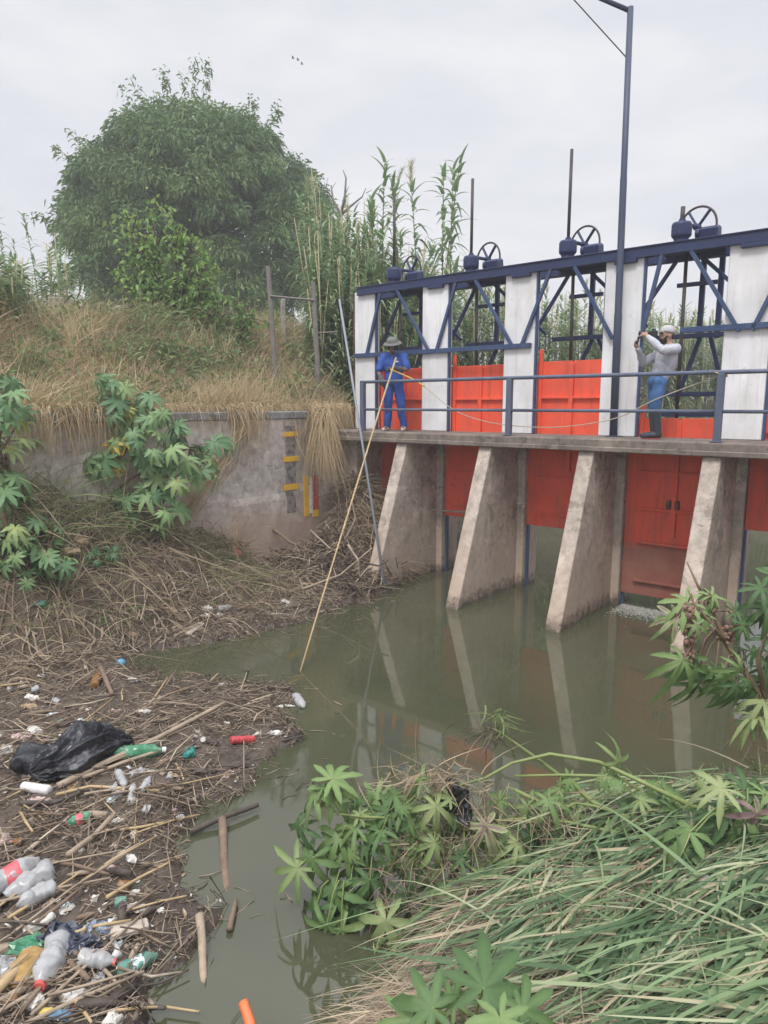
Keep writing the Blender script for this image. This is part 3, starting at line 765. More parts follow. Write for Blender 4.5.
hip_l, hip_r = V3((.09, .01, .90)), V3((-.09, .01, .90)); kn_l, kn_r = V3((.15, -.03, .49)), V3((-.10, -.04, .49)); an_l, an_r = V3((.19, .03, .08)), V3((-.115, .01, .08))
legs = [(hip_l, kn_l, .085, .058), (kn_l, an_l, .056, .04), (hip_r, kn_r, .085, .058), (kn_r, an_r, .056, .04), (an_l, an_l+V3((.02, -.16, -.045)), .036, .03), (an_r, an_r+V3((-.03, -.16, -.045)), .036, .03)]
skin('body', body+legs, M['skin'], man, .0085); face_parts(man, hc, f_, s_, u_)
skin('overalls', [('e', V3((0, .01, 1.21)), (.205, .13, .245)), ('e', V3((0, .01, .98)), (.175, .13, .20)), (V3((-.11, .0, 1.385)), sh_r, .078, .08), (V3((.11, .0, 1.385)), sh_l, .078, .08), (sh_r, sh_r.lerp(el_r, .82), .084, .074), (sh_l, sh_l.lerp(el_l, .82), .084, .074),
     (hip_l, kn_l, .108, .082), (kn_l, an_l+V3((0, 0, .01)), .080, .072), (hip_r, kn_r, .108, .082), (kn_r, an_r+V3((0, 0, .01)), .080, .072), (hip_l, hip_r, .11, .11)], M['overall'], man, .011, 3, .020, 9)
mb = MB(); mb.box(V3((.085, -.128, 1.285)), (.07, .010, .022), Matrix.Rotation(-.25, 3, 'X'), .002); mb.build('chest_badge', M['capwhite'], None).parent = man
mb = MB(); mb.lathe([(.070, 0), (.086, .02), (.086, .035), (.04, .05)], V3((-.09, .0, 1.325)), (-.8, 0, -.3), 10)
for wv, el, nm, hd2 in ((wr_l, el_l, 'glove', hand(wr_l, (-.9, -.2, -.05), (0, -.4, -.9), 1, .8)), (wr_r, el_r, 'glove', hand(wr_r, (.1, -.5, -.8), (.8, -.4, 0), -1, .8))):
    big = [(c[0], c[1], c[2], tuple(c[3:])) if c[0] != 'e' else c for c in hd2]
    cc = []
    for c in hd2: cc.append(('e', c[1], tuple(q*1.12 for q in c[2]), c[3]) if c[0] == 'e' else (c[0], c[1], c[2]+.004, c[3]+.004))
    skin(nm, cc+[(wv, wv.lerp(el, .55), .042, .052)], M['glove'], man, .007, 2)
mb = MB(); hcap = hc+u_*.070
mb.lathe([(.175, -.012), (.178, -.006), (.172, 0), (.112, .012), (.108, .05), (.098, .085), (.06, .105), (.01, .11)], hcap-f_*.01, (u_*1.0+f_*.06), 20); mb.v = crumple(mb.v, .012, 12, 3); o = mb.build('hat', M['hat'], None, True); o.parent = man
mb = MB(); mb.lathe([(.099, -.06), (.104, -.02), (.104, .02), (.10, .03)], hc+u_*.02-f_*.018, u_, 14); o = mb.build('hair', M['hair'], None, True); o.parent = man; o.scale = (1, 1, 1)
for an, sg in ((an_l, .10), (an_r, -.16)):
    skin('shoe', [(an+V3((0, .03, -.03)), an+V3((sg*.1, -.04, -.03)), .050, .052), (an+V3((0, .02, -.045)), an+V3((sg*.22, -.19, -.050)), .036, .034)], M['shoe'], man, .009, 2)
mw = Matrix.Translation(b0) @ Matrix.Rotation(math.radians(-14), 4, 'Z')
# pole he holds: from his chest over the rail down into the river
g1, g2 = mw @ (wr_l+V3((-.085, -.045, -.015))), mw @ (wr_r+V3((.035, -.055, -.075)))
tip = at_z(300, 673, -.02)
pole_top = at_dist(396, 358, g1.y+.02)
pts = [pole_top.lerp(tip, t) + Vector((-.03*math.sin(PI*t), 0, -.06*math.sin(PI*t)+.012*math.sin(9*t))) for t in np.linspace(0, 1, 12)]
o = MB().tube(pts, list(np.linspace(.018, .011, 12)), 8).build('pole', M['cane'], None, True); tag(o, 'long yellow bamboo pole reaching from the man in blue down into the water', 'pole')
# rope from his hands along the railing to the knot on the next but one post
M['rope'] = simple('yellow_rope', (.62, .42, .12), .85, .25, 60); M['ropepale'] = simple('pale_rope', (.50, .44, .34), .9, .25, 60)
kn = dam(pu[2]-.01, -.12, .885)
rp_ = [g1+Vector((.04, -.02, 0)), dam(.95, -.40, .98), dam(1.25, -.45, .82), dam(1.9, -.45, .40), dam(2.6, -.45, .20), dam(3.4, -.5, .13), dam(4.1, -.42, .16), dam(4.9, -.24, .30), dam(5.5, -.17, .58), kn]
e = empty('rope', rp_[0], 'yellow rope sagging from the man in blue along the deck to a railing post knot', 'rope')
sp_r = []
for i in range(len(rp_)-1):
    a, b1_, c_, d_ = rp_[max(i-1, 0)], rp_[i], rp_[i+1], rp_[min(i+2, len(rp_)-1)]
    for t in np.linspace(0, 1, 8)[:-1]: sp_r.append(.5*((2*b1_)+(c_-a)*t+(2*a-5*b1_+4*c_-d_)*t*t+(3*b1_-a-3*c_+d_)*t**3))
sp_r.append(rp_[-1])
MB().tube(sp_r[:15], .016, 7).build('rope_start', M['rope'], e, True); MB().tube(sp_r[14:], .008, 6).build('rope_run', M['ropepale'], e, True)
mb = MB(); mb.tube([kn+Vector((math.cos(t)*.06, math.sin(t)*.05, .02*math.sin(3*t))) for t in np.linspace(0, 6.6, 18)], .014, 6)
for dx, dz in ((-.05, -.16), (.02, -.20), (-.12, .03), (-.02, -.10)): mb.tube([kn, kn+Vector((dx*.6, -.04, dz*.5)), kn+Vector((dx, -.05, dz))], [.014, .012, .006], 6)
mb.build('knot', M['rope'], e, True)

# --- man in grey, side on, holding a device up to his face
b0 = dam(5.36, -.48, .002)
man2 = empty('person', b0, 'man in grey jersey, pale cap and rubber boots on the weir, aiming a dark camera', 'person', None, 0)
# local axes: he faces -x (towards the left bank), y is away from the camera
def L2(x, y, z): return V3((x, y, z))
hc = L2(.115, 0, 1.475); hd_, f_, u_, s_, B = head(hc, (-1, -.10, .10), (0.10, 0, 1))
sc_ = L2(.165, 0, 1.27); shn, shf = sc_+V3((.01, -.18, 0)), sc_+V3((0, .18, 0)); eln, wrn = L2(-.05, -.30, 1.24), L2(-.20, -.11, 1.455); elf, wrf = L2(-.12, .20, 1.10), L2(-.27, .06, 1.30)
hn = hand(wrn, (-.6, .55, .30), (.3, .8, -.4), 1, .7); hf = hand(wrf, (-.5, -.1, .75), (.7, -.5, .3), -1, .6)
hipn, hipf = L2(.02, -.09, .82), L2(.0, .09, .82); knn, knf = L2(-.03, -.10, .45), L2(.03, .09, .45); ann, anf = L2(.02, -.11, .09), L2(.06, .10, .09)
body = hd_ + [(hc+V3((.02, 0, -.06)), sc_+V3((0, 0, .02)), .055, .065), ('e', L2(.135, 0, 1.13), (.10, .16, .21)), ('e', L2(.055, 0, .90), (.085, .13, .15)), (sc_, shn, .07, .06), (sc_, shf, .07, .06), (shn, eln, .05, .042), (eln, wrn, .042, .028), (shf, elf, .05, .042), (elf, wrf, .042, .028),
   (hipn, knn, .082, .056), (knn, ann, .054, .04), (hipf, knf, .082, .056), (knf, anf, .054, .04), (ann, ann+V3((-.15, 0, -.05)), .036, .03), (anf, anf+V3((-.15, 0, -.05)), .036, .03)] + hn + hf
skin('body', body, M['skin2'], man2, .0085); face_parts(man2, hc, f_, s_, u_)
skin('jersey', [('e', L2(.13, 0, 1.13), (.145, .20, .235)), ('e', L2(.09, 0, 1.0), (.132, .175, .17)), ('e', L2(.055, 0, .92), (.122, .165, .15)), (sc_+V3((0, 0, .02)), shn, .08, .076), (sc_+V3((0, 0, .02)), shf, .08, .076), (shn, eln, .076, .060), (eln, eln.lerp(wrn, .92), .060, .042), (shf, elf, .076, .060), (elf, elf.lerp(wrf, .92), .060, .042)], M['shirtgrey'], man2, .011, 3, .018, 9)
skin('trousers', [(hipn, knn, .094, .078), (knn, knn.lerp(ann, .3), .077, .072), (hipf, knf, .094, .078), (knf, knf.lerp(anf, .3), .08, .074), (hipn, hipf, .102, .102)], M['jeans'], man2, .011, 3, .016, 9)
for k_, a_ in ((knn, ann), (knf, anf)):
    skin('rubber_boot', [(k_.lerp(a_, .22), a_, .078, .058), (a_+V3((.02, 0, -.03)), a_+V3((-.17, 0, -.045)), .052, .040)], M['boot'], man2, .009, 2)
    o = skin('boot_sole', [(a_+V3((.03, 0, -.085)), a_+V3((-.19, 0, -.082)), .012, .012), (a_+V3((.02, .025, -.085)), a_+V3((-.17, .025, -.082)), .012, .012), (a_+V3((.02, -.025, -.085)), a_+V3((-.17, -.025, -.082)), .012, .012)], M['sole'], man2, .008, 1)
skin('beard', [('e', hc+f_*.040-u_*.082, (.066, .062, .045), B), (hc+f_*.03+s_*.066-u_*.02, hc+f_*.055+s_*.045-u_*.08, .014, .02), (hc+f_*.03-s_*.066-u_*.02, hc+f_*.055-s_*.045-u_*.08, .014, .02), ('e', hc-f_*.060+u_*.0, (.070, .040, .055), B)], M['hair'], man2, .007, 2)
mb = MB(); mb.lathe([(.103, -.005), (.106, .0), (.104, .03), (.090, .065), (.055, .09), (.01, .098)], hc+u_*.045-f_*.004, u_*1.0-f_*.05, 18); o = mb.build('cap', M['capgrey'], None, True); o.parent = man2
mb = MB()
pk = [hc+u_*.048+f_*(.085+.085*math.cos(t)*1.0)+s_*.088*math.sin(t)-u_*.018*math.cos(t) for t in np.linspace(-1.45, 1.45, 11)]; mb.add(pk+[q-u_*.008 for q in pk], [tuple(range(11)), tuple(range(21, 10, -1))]+[(i, i+11, i+12, i+1) for i in range(10)]+[(10, 21, 11, 0)])
o = mb.build('cap_peak', M['capgrey'], None); o.parent = man2
cpos = Vector(b0)+L2(-.19, -.01, 1.495)
e = empty('camera_device', cpos, 'dark long lens camera held at the face of the man in grey', 'camera')
mb = MB(); mb.box(cpos+V3((.10, 0, -.0)), (.10, .13, .085), None, .012); mb.build('camera_body', M['camblack'], e)
mb = MB(); mb.lathe([(.028, 0), (.030, .02), (.030, .07), (.034, .08), (.036, .13), (.036, .155), (.028, .16)], cpos+V3((.06, 0, 0)), V3((-1, 0, .04)), 14); mb.build('lens', M['camblack'], e, True)
mb = MB(); mb.box(cpos+V3((.11, 0, .055)), (.05, .05, .03), None, .008); mb.build('viewfinder', M['camblack'], e)
mb = MB(); mb.box(cpos+V3((-.10, .03, -.09)), (.03, .03, .11), Matrix.Rotation(.25, 3, 'Y'), .006); mb.build('grip', M['camblack'], e)

# ------------------------------------------------------------------ plants
M['leaf_tree'] = tinted('tree_leaf', [(0, (.07, .13, .055)), (.5, (.13, .215, .085)), (1, (.24, .33, .13))], .6, .25, .3)
M['leaf_sap'] = tinted('sapling_leaf', [(0, (.09, .18, .06)), (.5, (.20, .34, .10)), (1, (.38, .50, .15))], .55, .3, .3)
M['castor'] = tinted('castor_leaf', [(0, (.065, .15, .07)), (.45, (.165, .29, .13)), (.72, (.30, .42, .18)), (.86, (.44, .42, .08)), (1, (.55, .38, .06))], .45, .28, .4, .12)
M['castor_near'] = tinted('castor_leaf_near', [(0, (.035, .08, .035)), (.4, (.105, .19, .07)), (.7, (.22, .325, .12)), (.9, (.38, .43, .21)), (1, (.27, .17, .18))], .5, .3, .35, .2, 12)
M['reed'] = tinted('reed_leaf', [(0, (.14, .22, .12)), (.5, (.26, .37, .20)), (.8, (.38, .44, .25)), (1, (.56, .48, .30))], .6, .3, .3)
M['reedstem'] = tinted('reed_stem', [(0, (.09, .12, .05)), (.6, (.20, .19, .09)), (1, (.33, .26, .15))], .6, 0, .3)
M['dry'] = tinted('dry_grass', [(0, (.19, .14, .085)), (.4, (.40, .30, .185)), (.8, (.60, .48, .31)), (1, (.70, .58, .38))], .8, .2, .2)
M['green'] = tinted('green_grass', [(0, (.09, .14, .055)), (.4, (.18, .25, .10)), (.8, (.30, .34, .16)), (1, (.45, .40, .23))], .6, .25, .3)
M['blade'] = tinted('cut_grass_blade', [(0, (.05, .095, .045)), (.4, (.125, .205, .095)), (.7, (.25, .34, .17)), (.88, (.42, .45, .28)), (1, (.44, .36, .24))], .48, .2, .4, .15, 9)
M['straw'] = tinted('straw', [(0, (.17, .125, .09)), (.5, (.34, .265, .185)), (1, (.52, .43, .31))], .85, .1, .15)
M['stemgreen'] = simple('green_stem', (.20, .25, .085), .5, .25, 9, bs=.1)
M['stembrown'] = simple('brown_stem', (.20, .14, .09), .75, .35, 9)
M['bark'] = simple('bark', (.085, .07, .055), .9, .4, 6, bs=.5)
M['deadwood'] = simple('bare_wood', (.20, .18, .165), .85, .3, 7, bs=.3)
M['seed'] = simple('seed_husk', (.24, .15, .11), .85, .45, 25)
M['twig'] = tinted('twig', [(0, (.085, .068, .055)), (.35, (.215, .170, .13)), (.7, (.38, .30, .225)), (.92, (.52, .43, .32)), (1, (.62, .54, .43))], .85, 0, .2, .3, 20)

def castor_leaf(nl=8, R=.2, droop=.35, fold=.25, curl=0.0, rs=None, cut=.36, fat=1.0):
    """palmate leaf lying in local xy, stalk at the origin, midrib along +x; lobed and toothed. returns V, F(tri)"""
    r0 = rs or random
    V = [(0, 0, 0)]; F = []; TT = [.14]
    angs = np.linspace(-2.55, 2.55, nl); sp = angs[1]-angs[0]
    ring = []
    for i, a in enumerate(angs):
        Lb = R*(1.0 - .42*(abs(a)/2.55)**1.6)*r0.uniform(.92, 1.06)
        a += r0.uniform(-.05, .05)
        ld = r0.gauss(0, .28)*(.5+droop); tw = r0.gauss(0, .25)
        prof = [(cut, -.5), (.52, -.36*fat), (.55, -.31*fat), (.70, -.29*fat), (.73, -.23*fat), (.87, -.13*fat), (1.0, 0), (.87, .13*fat), (.73, .23*fat), (.70, .29*fat), (.55, .31*fat), (.52, .36*fat)]
        left = []
        for rr_, da in prof: left.append((rr_*Lb, a+da*sp, abs(da), ld, tw*(1 if da > 0 else -1)))
        ring.append((left, a, Lb, ld))
    def pt(r, a, edge, ld=0, tw=0):
        x, y = r*math.cos(a), r*math.sin(a); q = r/R; k = 1-.22*abs(ld)*q*q
        return (x*k, y*k, -droop*R*q*q*(1+curl*math.cos(2*a)) - ld*R*q*q + (fold+tw)*R*edge*q*.55)
    for left, a, Lb, ld in ring:
        o = len(V); k = len(left)
        V += [pt(*p) for p in left]
        m1 = len(V); V.append(pt(.5*Lb, a, 0, ld)); V.append(pt(.75*Lb, a, 0, ld)); TT += [0]*12+[.13, .09]
        # fan from centre and along the midrib
        F += [(0, o, m1), (o, o+1, m1), (o+1, o+2, m1), (o+2, o+3, m1), (o+3, m1+1, m1), (o+3, o+4, m1+1), (o+4, o+5, m1+1), (o+5, o+6, m1+1),
              (m1+1, o+6, o+7), (m1+1, o+7, o+8), (m1+1, o+8, o+9), (m1, m1+1, o+9), (m1, o+9, o+10), (m1, o+10, o+11)]
        F.append((0, m1, o+11))
    for i in range(nl-1):
        o = 1+i*14; o2 = 1+(i+1)*14
        F.append((0, o+11, o2))
    return np.array(V), np.array(F), np.array(TT)
LEAFV = [castor_leaf(nl, 1.0, dr, fo, cu, random.Random(i), ct, ft) for i, (nl, dr, fo, cu, ct, ft) in enumerate([(8, .3, .35, .2, .33, .88), (9, .45, .4, -.3, .30, .85), (7, .25, .45, .4, .32, .85), (8, .6, .6, 0, .30, .82), (7, 1.15, 1.0, .35, .22, .75), (8, 1.5, 1.1, -.25, .20, .72),
          (8, .5, .5, .2, .24, .72), (7, .7, .6, -.2, .22, .70), (8, .9, .8, .3, .22, .70), (6, 1.3, 1.0, .1, .2, .75), (7, 1.7, 1.3, .2, .2, .7), (5, 1.2, 1.2, 0, .2, .8), (9, .35, .3, .2, .42, 1.12), (8, .55, .4, -.2, .40, 1.08), (9, .8, .5, .2, .42, 1.05), (8, .25, .45, 0, .40, 1.1)])]
NEARK = {0: (6, 8, 0), 1: (7, 8, 9), 2: (8, 4), 3: (8, 9, 11), 4: (4, 9, 10), 5: (5, 10, 11)}
def basis(nrm, fwd):
    n_ = Vector(nrm).normalized(); f_ = Vector(fwd); f_ = (f_ - n_*f_.dot(n_))
    if f_.length < 1e-4: f_ = n_.orthogonal()
    f_.normalize(); y_ = n_.cross(f_)
    return np.array([f_, y_, n_])      # rows
class Leaves:
    def __init__(s): s.V = []; s.F = []; s.T = []; s.o = 0
    def add(s, pos, nrm, fwd, size, tint, kind=None):
        V, F, TT = LEAFV[kind if kind is not None else random.randrange(4)]
        B = basis(nrm, fwd); W = (V*size) @ B + np.array(pos)
        s.V.append(W); s.F.append(F+s.o); s.T.append(np.clip(tint + TT + random.gauss(0, .03), 0, 1)); s.o += len(V)
    def build(s, name, mat, parent):
        me = np_mesh(name, np.concatenate(s.V), np.concatenate(s.F), mat, np.concatenate(s.T), False)
        return link(name, me, parent)

def castor_plant(root, stems, leaves, size, label, mat='castor', group='castor plants', name='castor_plant', stem_mat='stembrown', tints=(.1, .7), dup_=2, spread=.18, face=(0, -.5, .8)):
    """stems: polylines with radii; leaves: list of (point, optional size factor, tint or None)"""
    e = empty(name, root, label, 'plant', group)
    mb = MB()
    for pts, r in stems: mb.tube(pts, r, 7)
    nodes = [Vector(p) for pts, r in stems for p in pts[1:]]
    # denser nodes
    for pts, r in stems:
        for a_, b_ in zip(pts[:-1], pts[1:]):
            for t in (.3, .6): nodes.append(Vector(a_).lerp(Vector(b_), t))
    lv = Leaves()
    for L in leaves:
        p, sf, ti = (list(L)+[1.0, None])[:3]
        for d in range(dup_):
            q = Vector(p) + (Vector((random.gauss(0, spread), random.gauss(0, spread), random.gauss(0, spread*.7))) if d else Vector((0, 0, 0)))
            nn = min(nodes, key=lambda n_: (n_-q).length)
            out = (q-nn); out.z *= .5
            if out.length < .02: out = Vector((random.uniform(-1, 1), random.uniform(-1, 1), 0))
            nr = Vector(face) + out.normalized()*.5 + Vector((random.gauss(0, .28), random.gauss(0, .28), random.gauss(0, .2)))
            t_ = ti if (ti is not None and not d) else random.uniform(*tints)
            lv.add(q, nr, out + Vector((0, 0, -.3)), size*sf*random.uniform(.6, 1.15), t_, random.choice((12, 13, 14, 15)))
            midp = nn.lerp(q, .5) + Vector((0, 0, .05*size))
            mb.tube([nn, midp, q], [.012*size/.2*.5, .009*size/.2*.5, .007*size/.2*.5], 5, False)
    mb.build('stem', M[stem_mat], e, True)
    lv.build('foliage', M[mat], e)
    return e

# --- castor plant in front of the wall
CD = 10.3
def c1(px, py, dd=0.0): return at_dist(px-6, py, CD+dd)
rootp = hit(92, 592)
pl_px = [(111,377),(131,387),(148,397),(168,412),(114,424),(143,414),(119,442),(92,466),(104,481),(82,479),(134,439),(163,432),(188,429),(208,447),(218,459),(173,449),(193,459),(139,496),(153,496),(143,518),(171,494),(173,513),(151,534),(124,494),(129,513),(158,479),(203,469),(122,466,.9),(162,466,.9),(133,408,.85),(147,452),(125,400),(118,480)]
stems = [([rootp, c1(86, 555, -.3), c1(106, 505, -.1), c1(116, 470), c1(124, 440), c1(130, 400)], [.05, .042, .034, .028, .022, .014]),
         ([c1(106, 505, -.1), c1(135, 480, .05), c1(165, 462, .1), c1(195, 448, .1)], [.028, .022, .018, .012]),
         ([c1(116, 470), c1(140, 440, -.1), c1(150, 405, 0)], [.024, .018, .012]), ([c1(106, 505), c1(140, 505, -.2), c1(150, 520, -.3)], [.02, .015, .012])]
lv = [(c1(p[0], p[1], random.uniform(-.35, .35)), 1.0, p[2] if len(p) > 2 else (random.choice([.88, .95]) if i in (6, 10) else None)) for i, p in enumerate(pl_px)]
castor_plant(rootp, stems, lv, .275, 'tall castor plant with blue green star leaves in front of the concrete wall', dup_=4, spread=.19)
# --- the one cut by the left edge
rootp = hit(14, 560)
c2_ = lambda x, y, dd=0: at_dist(x, y, 8.6+dd)
lv = [(c2_(x, y, random.uniform(-.3, .3)), 1.0, t) for x, y, t in [(4,374,.3),(14,392,.4),(-4,400,.2),(10,412,.4),(18,420,.8),(-2,438,.5),(20,440,.66),(8,448,.7),(-6,465,.3),(6,478,.5),(16,476,.4),(-10,420,.3),(-22,450,.3),(-20,390,.3),(3,500,.45),(-8,520,.3),(12,498,.5)]]
castor_plant(rootp, [([rootp, c2_(4, 520), c2_(-4, 460), c2_(4, 400), c2_(6, 375)], [.05, .04, .032, .02, .012]), ([c2_(-4, 460), c2_(14, 430)], [.02, .012])], lv, .27,
             'castor plant with pale and yellowing leaves cut by the left photo edge', dup_=2, spread=.16)
# --- low seedlings below it
lv = []
for x, y in [(12,545),(28,552),(44,560),(20,572),(38,575),(55,560),(8,585),(30,590),(48,585),(16,560),(60,580),(40,545)]:
    p = hit(x, y); lv.append((p+Vector((0, -.05, .22)), 1.0, random.uniform(.1, .5)))
rp = hit(30, 580)
castor_plant(rp, [([rp, rp+Vector((-.1, 0, .4))], [.02, .012]), ([rp, rp+Vector((.2, .1, .3))], [.02, .01]), ([rp, rp+Vector((-.3, .2, .35))], [.02, .01])], lv, .24, 'low dark green castor seedlings on the slope under the left edge plant', dup_=3, spread=.16)
# small shrub at the foot of the big castor
rp = hit(98, 572)
lv = [(rp+Vector((random.gauss(0, .12), random.gauss(0, .12), .12+random.random()*.22)), .6, .05) for i in range(26)]
castor_plant(rp, [([rp, rp+Vector((0, 0, .3))], [.015, .008])], lv, .16, 'small dark shrub low on the debris slope between roots', 'castor', None, 'shrub', dup_=1)

# --- near castor at the right edge
RD = 4.3
c3 = lambda x, y, dd=0: at_dist(x, y, RD+dd)
rootp = c3(800, 760, .1); rootp.z = gz(rootp.x, rootp.y)
br = [([rootp, c3(765, 700), c3(745, 672), c3(727, 645), c3(712, 610, .05), c3(700, 590, .1), c3(687, 562, .15)], [.030, .022, .019, .016, .013, .010, .005]),
      ([c3(727, 645), c3(712, 625, -.1), c3(694, 604, -.15)], [.013, .011, .008]),
      ([c3(765, 700), c3(758, 660, -.1), c3(770, 620, -.1), c3(790, 590)], [.02, .016, .012, .008]),
      ([c3(694, 604, -.15), c3(688, 590, -.1)], [.006, .004])]
e = empty('castor_plant', rootp, 'drooping castor plant with wilted leaves leaning in from the right photo edge', 'plant', 'castor plants')
mb = MB(); lv = Leaves()
for p_, r_ in br: mb.tube(p_, r_, 8)
def leaf_px(lv, mb, f, x, y, dd, size, nrm, fwd, tint, kind=None, node=None, r=.006):
    p_ = f(x, y, dd); kk_ = random.choice(NEARK[kind]); jn = [random.gauss(0, .16) for _ in range(6)]; lv.add(p_, Vector(nrm)+Vector(jn[:3]), Vector(fwd)+Vector(jn[3:]), size*(1.12 if f is not c3 else .92)*random.uniform(.88, 1.1), tint+random.gauss(0, .07), kk_)
    if node is not None:
        q = f(*node); mb.tube([q, q.lerp(p_, .5)+Vector((0, 0, .06)), p_], [r, r*.8, r*.7], 6, False)
for a_ in [(688,602,-.1,.22,(-.2,-.5,.8),(-1,0,.1),.62,0,(694,604,-.15)), (676,618,-.1,.20,(-.3,-.6,.7),(-1,-.2,-.3),.70,2,(694,604,-.15)), (712,596,0,.17,(.2,-.6,.7),(.6,.2,.5),.60,1,(705,606,0)), (700,612,-.1,.16,(0,-.6,.8),(.3,-.6,.2),.66,3,(705,606,0)),
           (683,660,-.2,.23,(-.3,-.85,.4),(-.4,-.3,-1),.55,4,(712,626,-.1)), (694,668,-.15,.20,(0,-.9,.4),(.1,-.3,-1),.45,5,(715,628,-.1)), (700,672,-.1,.20,(.3,-.8,.4),(.4,-.2,-1),.5,4,(720,635,0)),
           (722,674,-.1,.21,(0,-.8,.5),(-.2,-.3,-1),.45,5,(735,655,0)), (731,690,-.1,.20,(.1,-.9,.3),(.1,-.2,-1),.4,4,(740,665,0)), (740,668,-.2,.20,(.3,-.8,.5),(.3,-.3,-1),.5,5,(745,672,0)),
           (735,612,0,.15,(.1,-.5,.6),(1,0,-.1),.3,0,(712,612,0)), (742,625,-.1,.16,(0,-.7,.6),(.8,-.2,.1),.4,1,(727,642,0)), (752,652,0,.17,(0,-.4,.85),(.9,-.2,-.1),.22,2,(740,665,0)), (764,668,.1,.18,(-.2,-.6,.7),(.5,-.6,-.3),.2,1,(758,662,0)),
           (762,588,-.1,.20,(-.2,-.6,.75),(-1,-.2,.1),.2,0,(775,615,-.1)), (768,607,-.1,.2,(-.1,-.6,.75),(-.9,-.2,-.2),.25,2,(775,615,-.1)), (770,640,-.1,.18,(0,-.5,.8),(-.6,-.5,-.2),.15,3,(760,650,-.1)),(772,575,0,.2,(0,-.5,.8),(.3,.2,.5),.3,1,(785,595,0)),
           (764,702,-.1,.24,(-.1,-.3,.9),(-.9,-.6,.1),.78,2,(780,720,0)), (757,716,-.1,.2,(0,-.3,.9),(-.9,-.7,-.1),.72,3,(780,720,0)), (750,690,.1,.2,(0,-.8,.4),(-.3,-.2,-1),.35,4,(752,682,0)),(766,682,0,.2,(0,-.8,.4),(.3,-.2,-1),.3,5,(758,690,0))]:
    leaf_px(lv, mb, c3, *a_)
    leaf_px(lv, mb, c3, a_[0]+random.gauss(3, 7), a_[1]+random.gauss(4, 7), a_[2]+random.gauss(.08, .08), a_[3]*.8, *a_[4:6], a_[6]-.12, *a_[7:])
mb.build('stem', M['stembrown'], e, True); lv.build('foliage', M['castor_near'], e)
mb = MB()
def seed_head(cx, y0, y1, sx, dd, n_):
    q0, q1 = c3(cx, y0, dd), c3(cx, y1, dd); mb = MB(); mb.tube([q0, q1], [.012, .008], 6)
    for i in range(n_):     # burrs overlapping the stalk
        t = random.random(); an = random.uniform(0, 6.3); r_ = random.uniform(.012, .034)*sx
        mb.ball(q0.lerp(q1, t)+Vector((math.cos(an)*r_, math.sin(an)*r_, 0)), random.uniform(.012, .019), 1)
        mb.tube([q0.lerp(q1, t), q0.lerp(q1, t)+Vector((math.cos(an)*r_, math.sin(an)*r_, 0))], .003, 4)
    mb.build('seed_cluster', M['seed'], e)
seed_head(689, 606, 660, 1, -.15, 70); seed_head(727, 626, 642, 1.6, 0, 26)
V, F, T = [], [], []
Ps = np.array([c3(random.uniform(750, 768), random.uniform(690, 735), random.uniform(-.1, .2)) for i in range(90)])
S = strips(Ps, norm(np.stack([rng.normal(0, .35, 90), rng.normal(0, .3, 90), -np.ones(90)], -1)), rng.normal(0, .2, (90, 3)), rng.uniform(.1, .35, 90), rng.uniform(.003, .008, 90), 4, rng.uniform(.2, .8, 90))
me = np_mesh('dry_strands', *S[:2], M['straw'], S[2]); link('dry_strands', me, e)

# --- the fallen castor over the water (near, centre)
ND = 4.05
c4 = lambda x, y, dd=0: at_dist(x-6 if x < 480 else x, y, ND+dd)
rootp = c4(705, 812, -.25); rootp.z = gz(rootp.x, rootp.y)
e = empty('fallen_castor', rootp, 'flattened castor plant with arched green stems and drooping leaves over the water', 'plant', 'castor plants')
mb = MB(); lv = Leaves()
ST_ = [([c4(705,812,-.25), c4(640,781,.0), c4(599,762,.1), c4(550,754,.15), c4(512,763,.15), c4(485,778,.1), c4(450,790,.05), c4(425,800,0)], [.017, .015, .013, .012, .010, .009, .008, .006]),
       ([c4(650,828,-.1), c4(594,803,.1), c4(575,787,.15), c4(539,760,.2), c4(512,741,.2), c4(498,731,.2), c4(488,727,.2)], [.018, .017, .015, .012, .010, .008, .005]),
       ([c4(680,840,-.2), c4(632,818,0), c4(594,806,.05), c4(575,803,.05), c4(550,817,0), c4(530,822,0)], [.012, .010, .009, .008, .007, .005]),
       ([c4(660,842,-.2), c4(605,830,-.05), c4(567,822,0), c4(530,818,.05), c4(496,821,.05), c4(470,822,.05), c4(440,800,0)], [.014, .013, .012, .011, .010, .008, .006]),
       ([c4(640,790,0), c4(616,776,.1), c4(560,775,.1), c4(515,776,.12)], [.010, .010, .009, .008]),
       ([c4(496,821,.05), c4(450,805,0), c4(400,818,-.05), c4(371,817,-.1), c4(346,814,-.1), c4(325,804,-.1)], [.010, .009, .009, .008, .006, .005]),
       ([c4(440,840,0), c4(395,845,-.1), c4(350,862,-.1), c4(325,860,-.1)], [.008, .008, .006, .004]),
       ([c4(450,890,-.2), c4(410,926,-.35), c4(395,935,-.4), c4(380,952,-.4)], [.008, .007, .005, .004]),
       ([c4(515,790,.1), c4(560,812,.05), c4(590,830,0)], [.013, .012, .01]),
       ([c4(498,731,.2), c4(502,712,.2), c4(508,735,.2), c4(514,757,.18)], [.006, .005, .005, .004])]
for p_, r_ in ST_: mb.tube(p_, r_, 8)
UP = (-.1, -.45, .9)
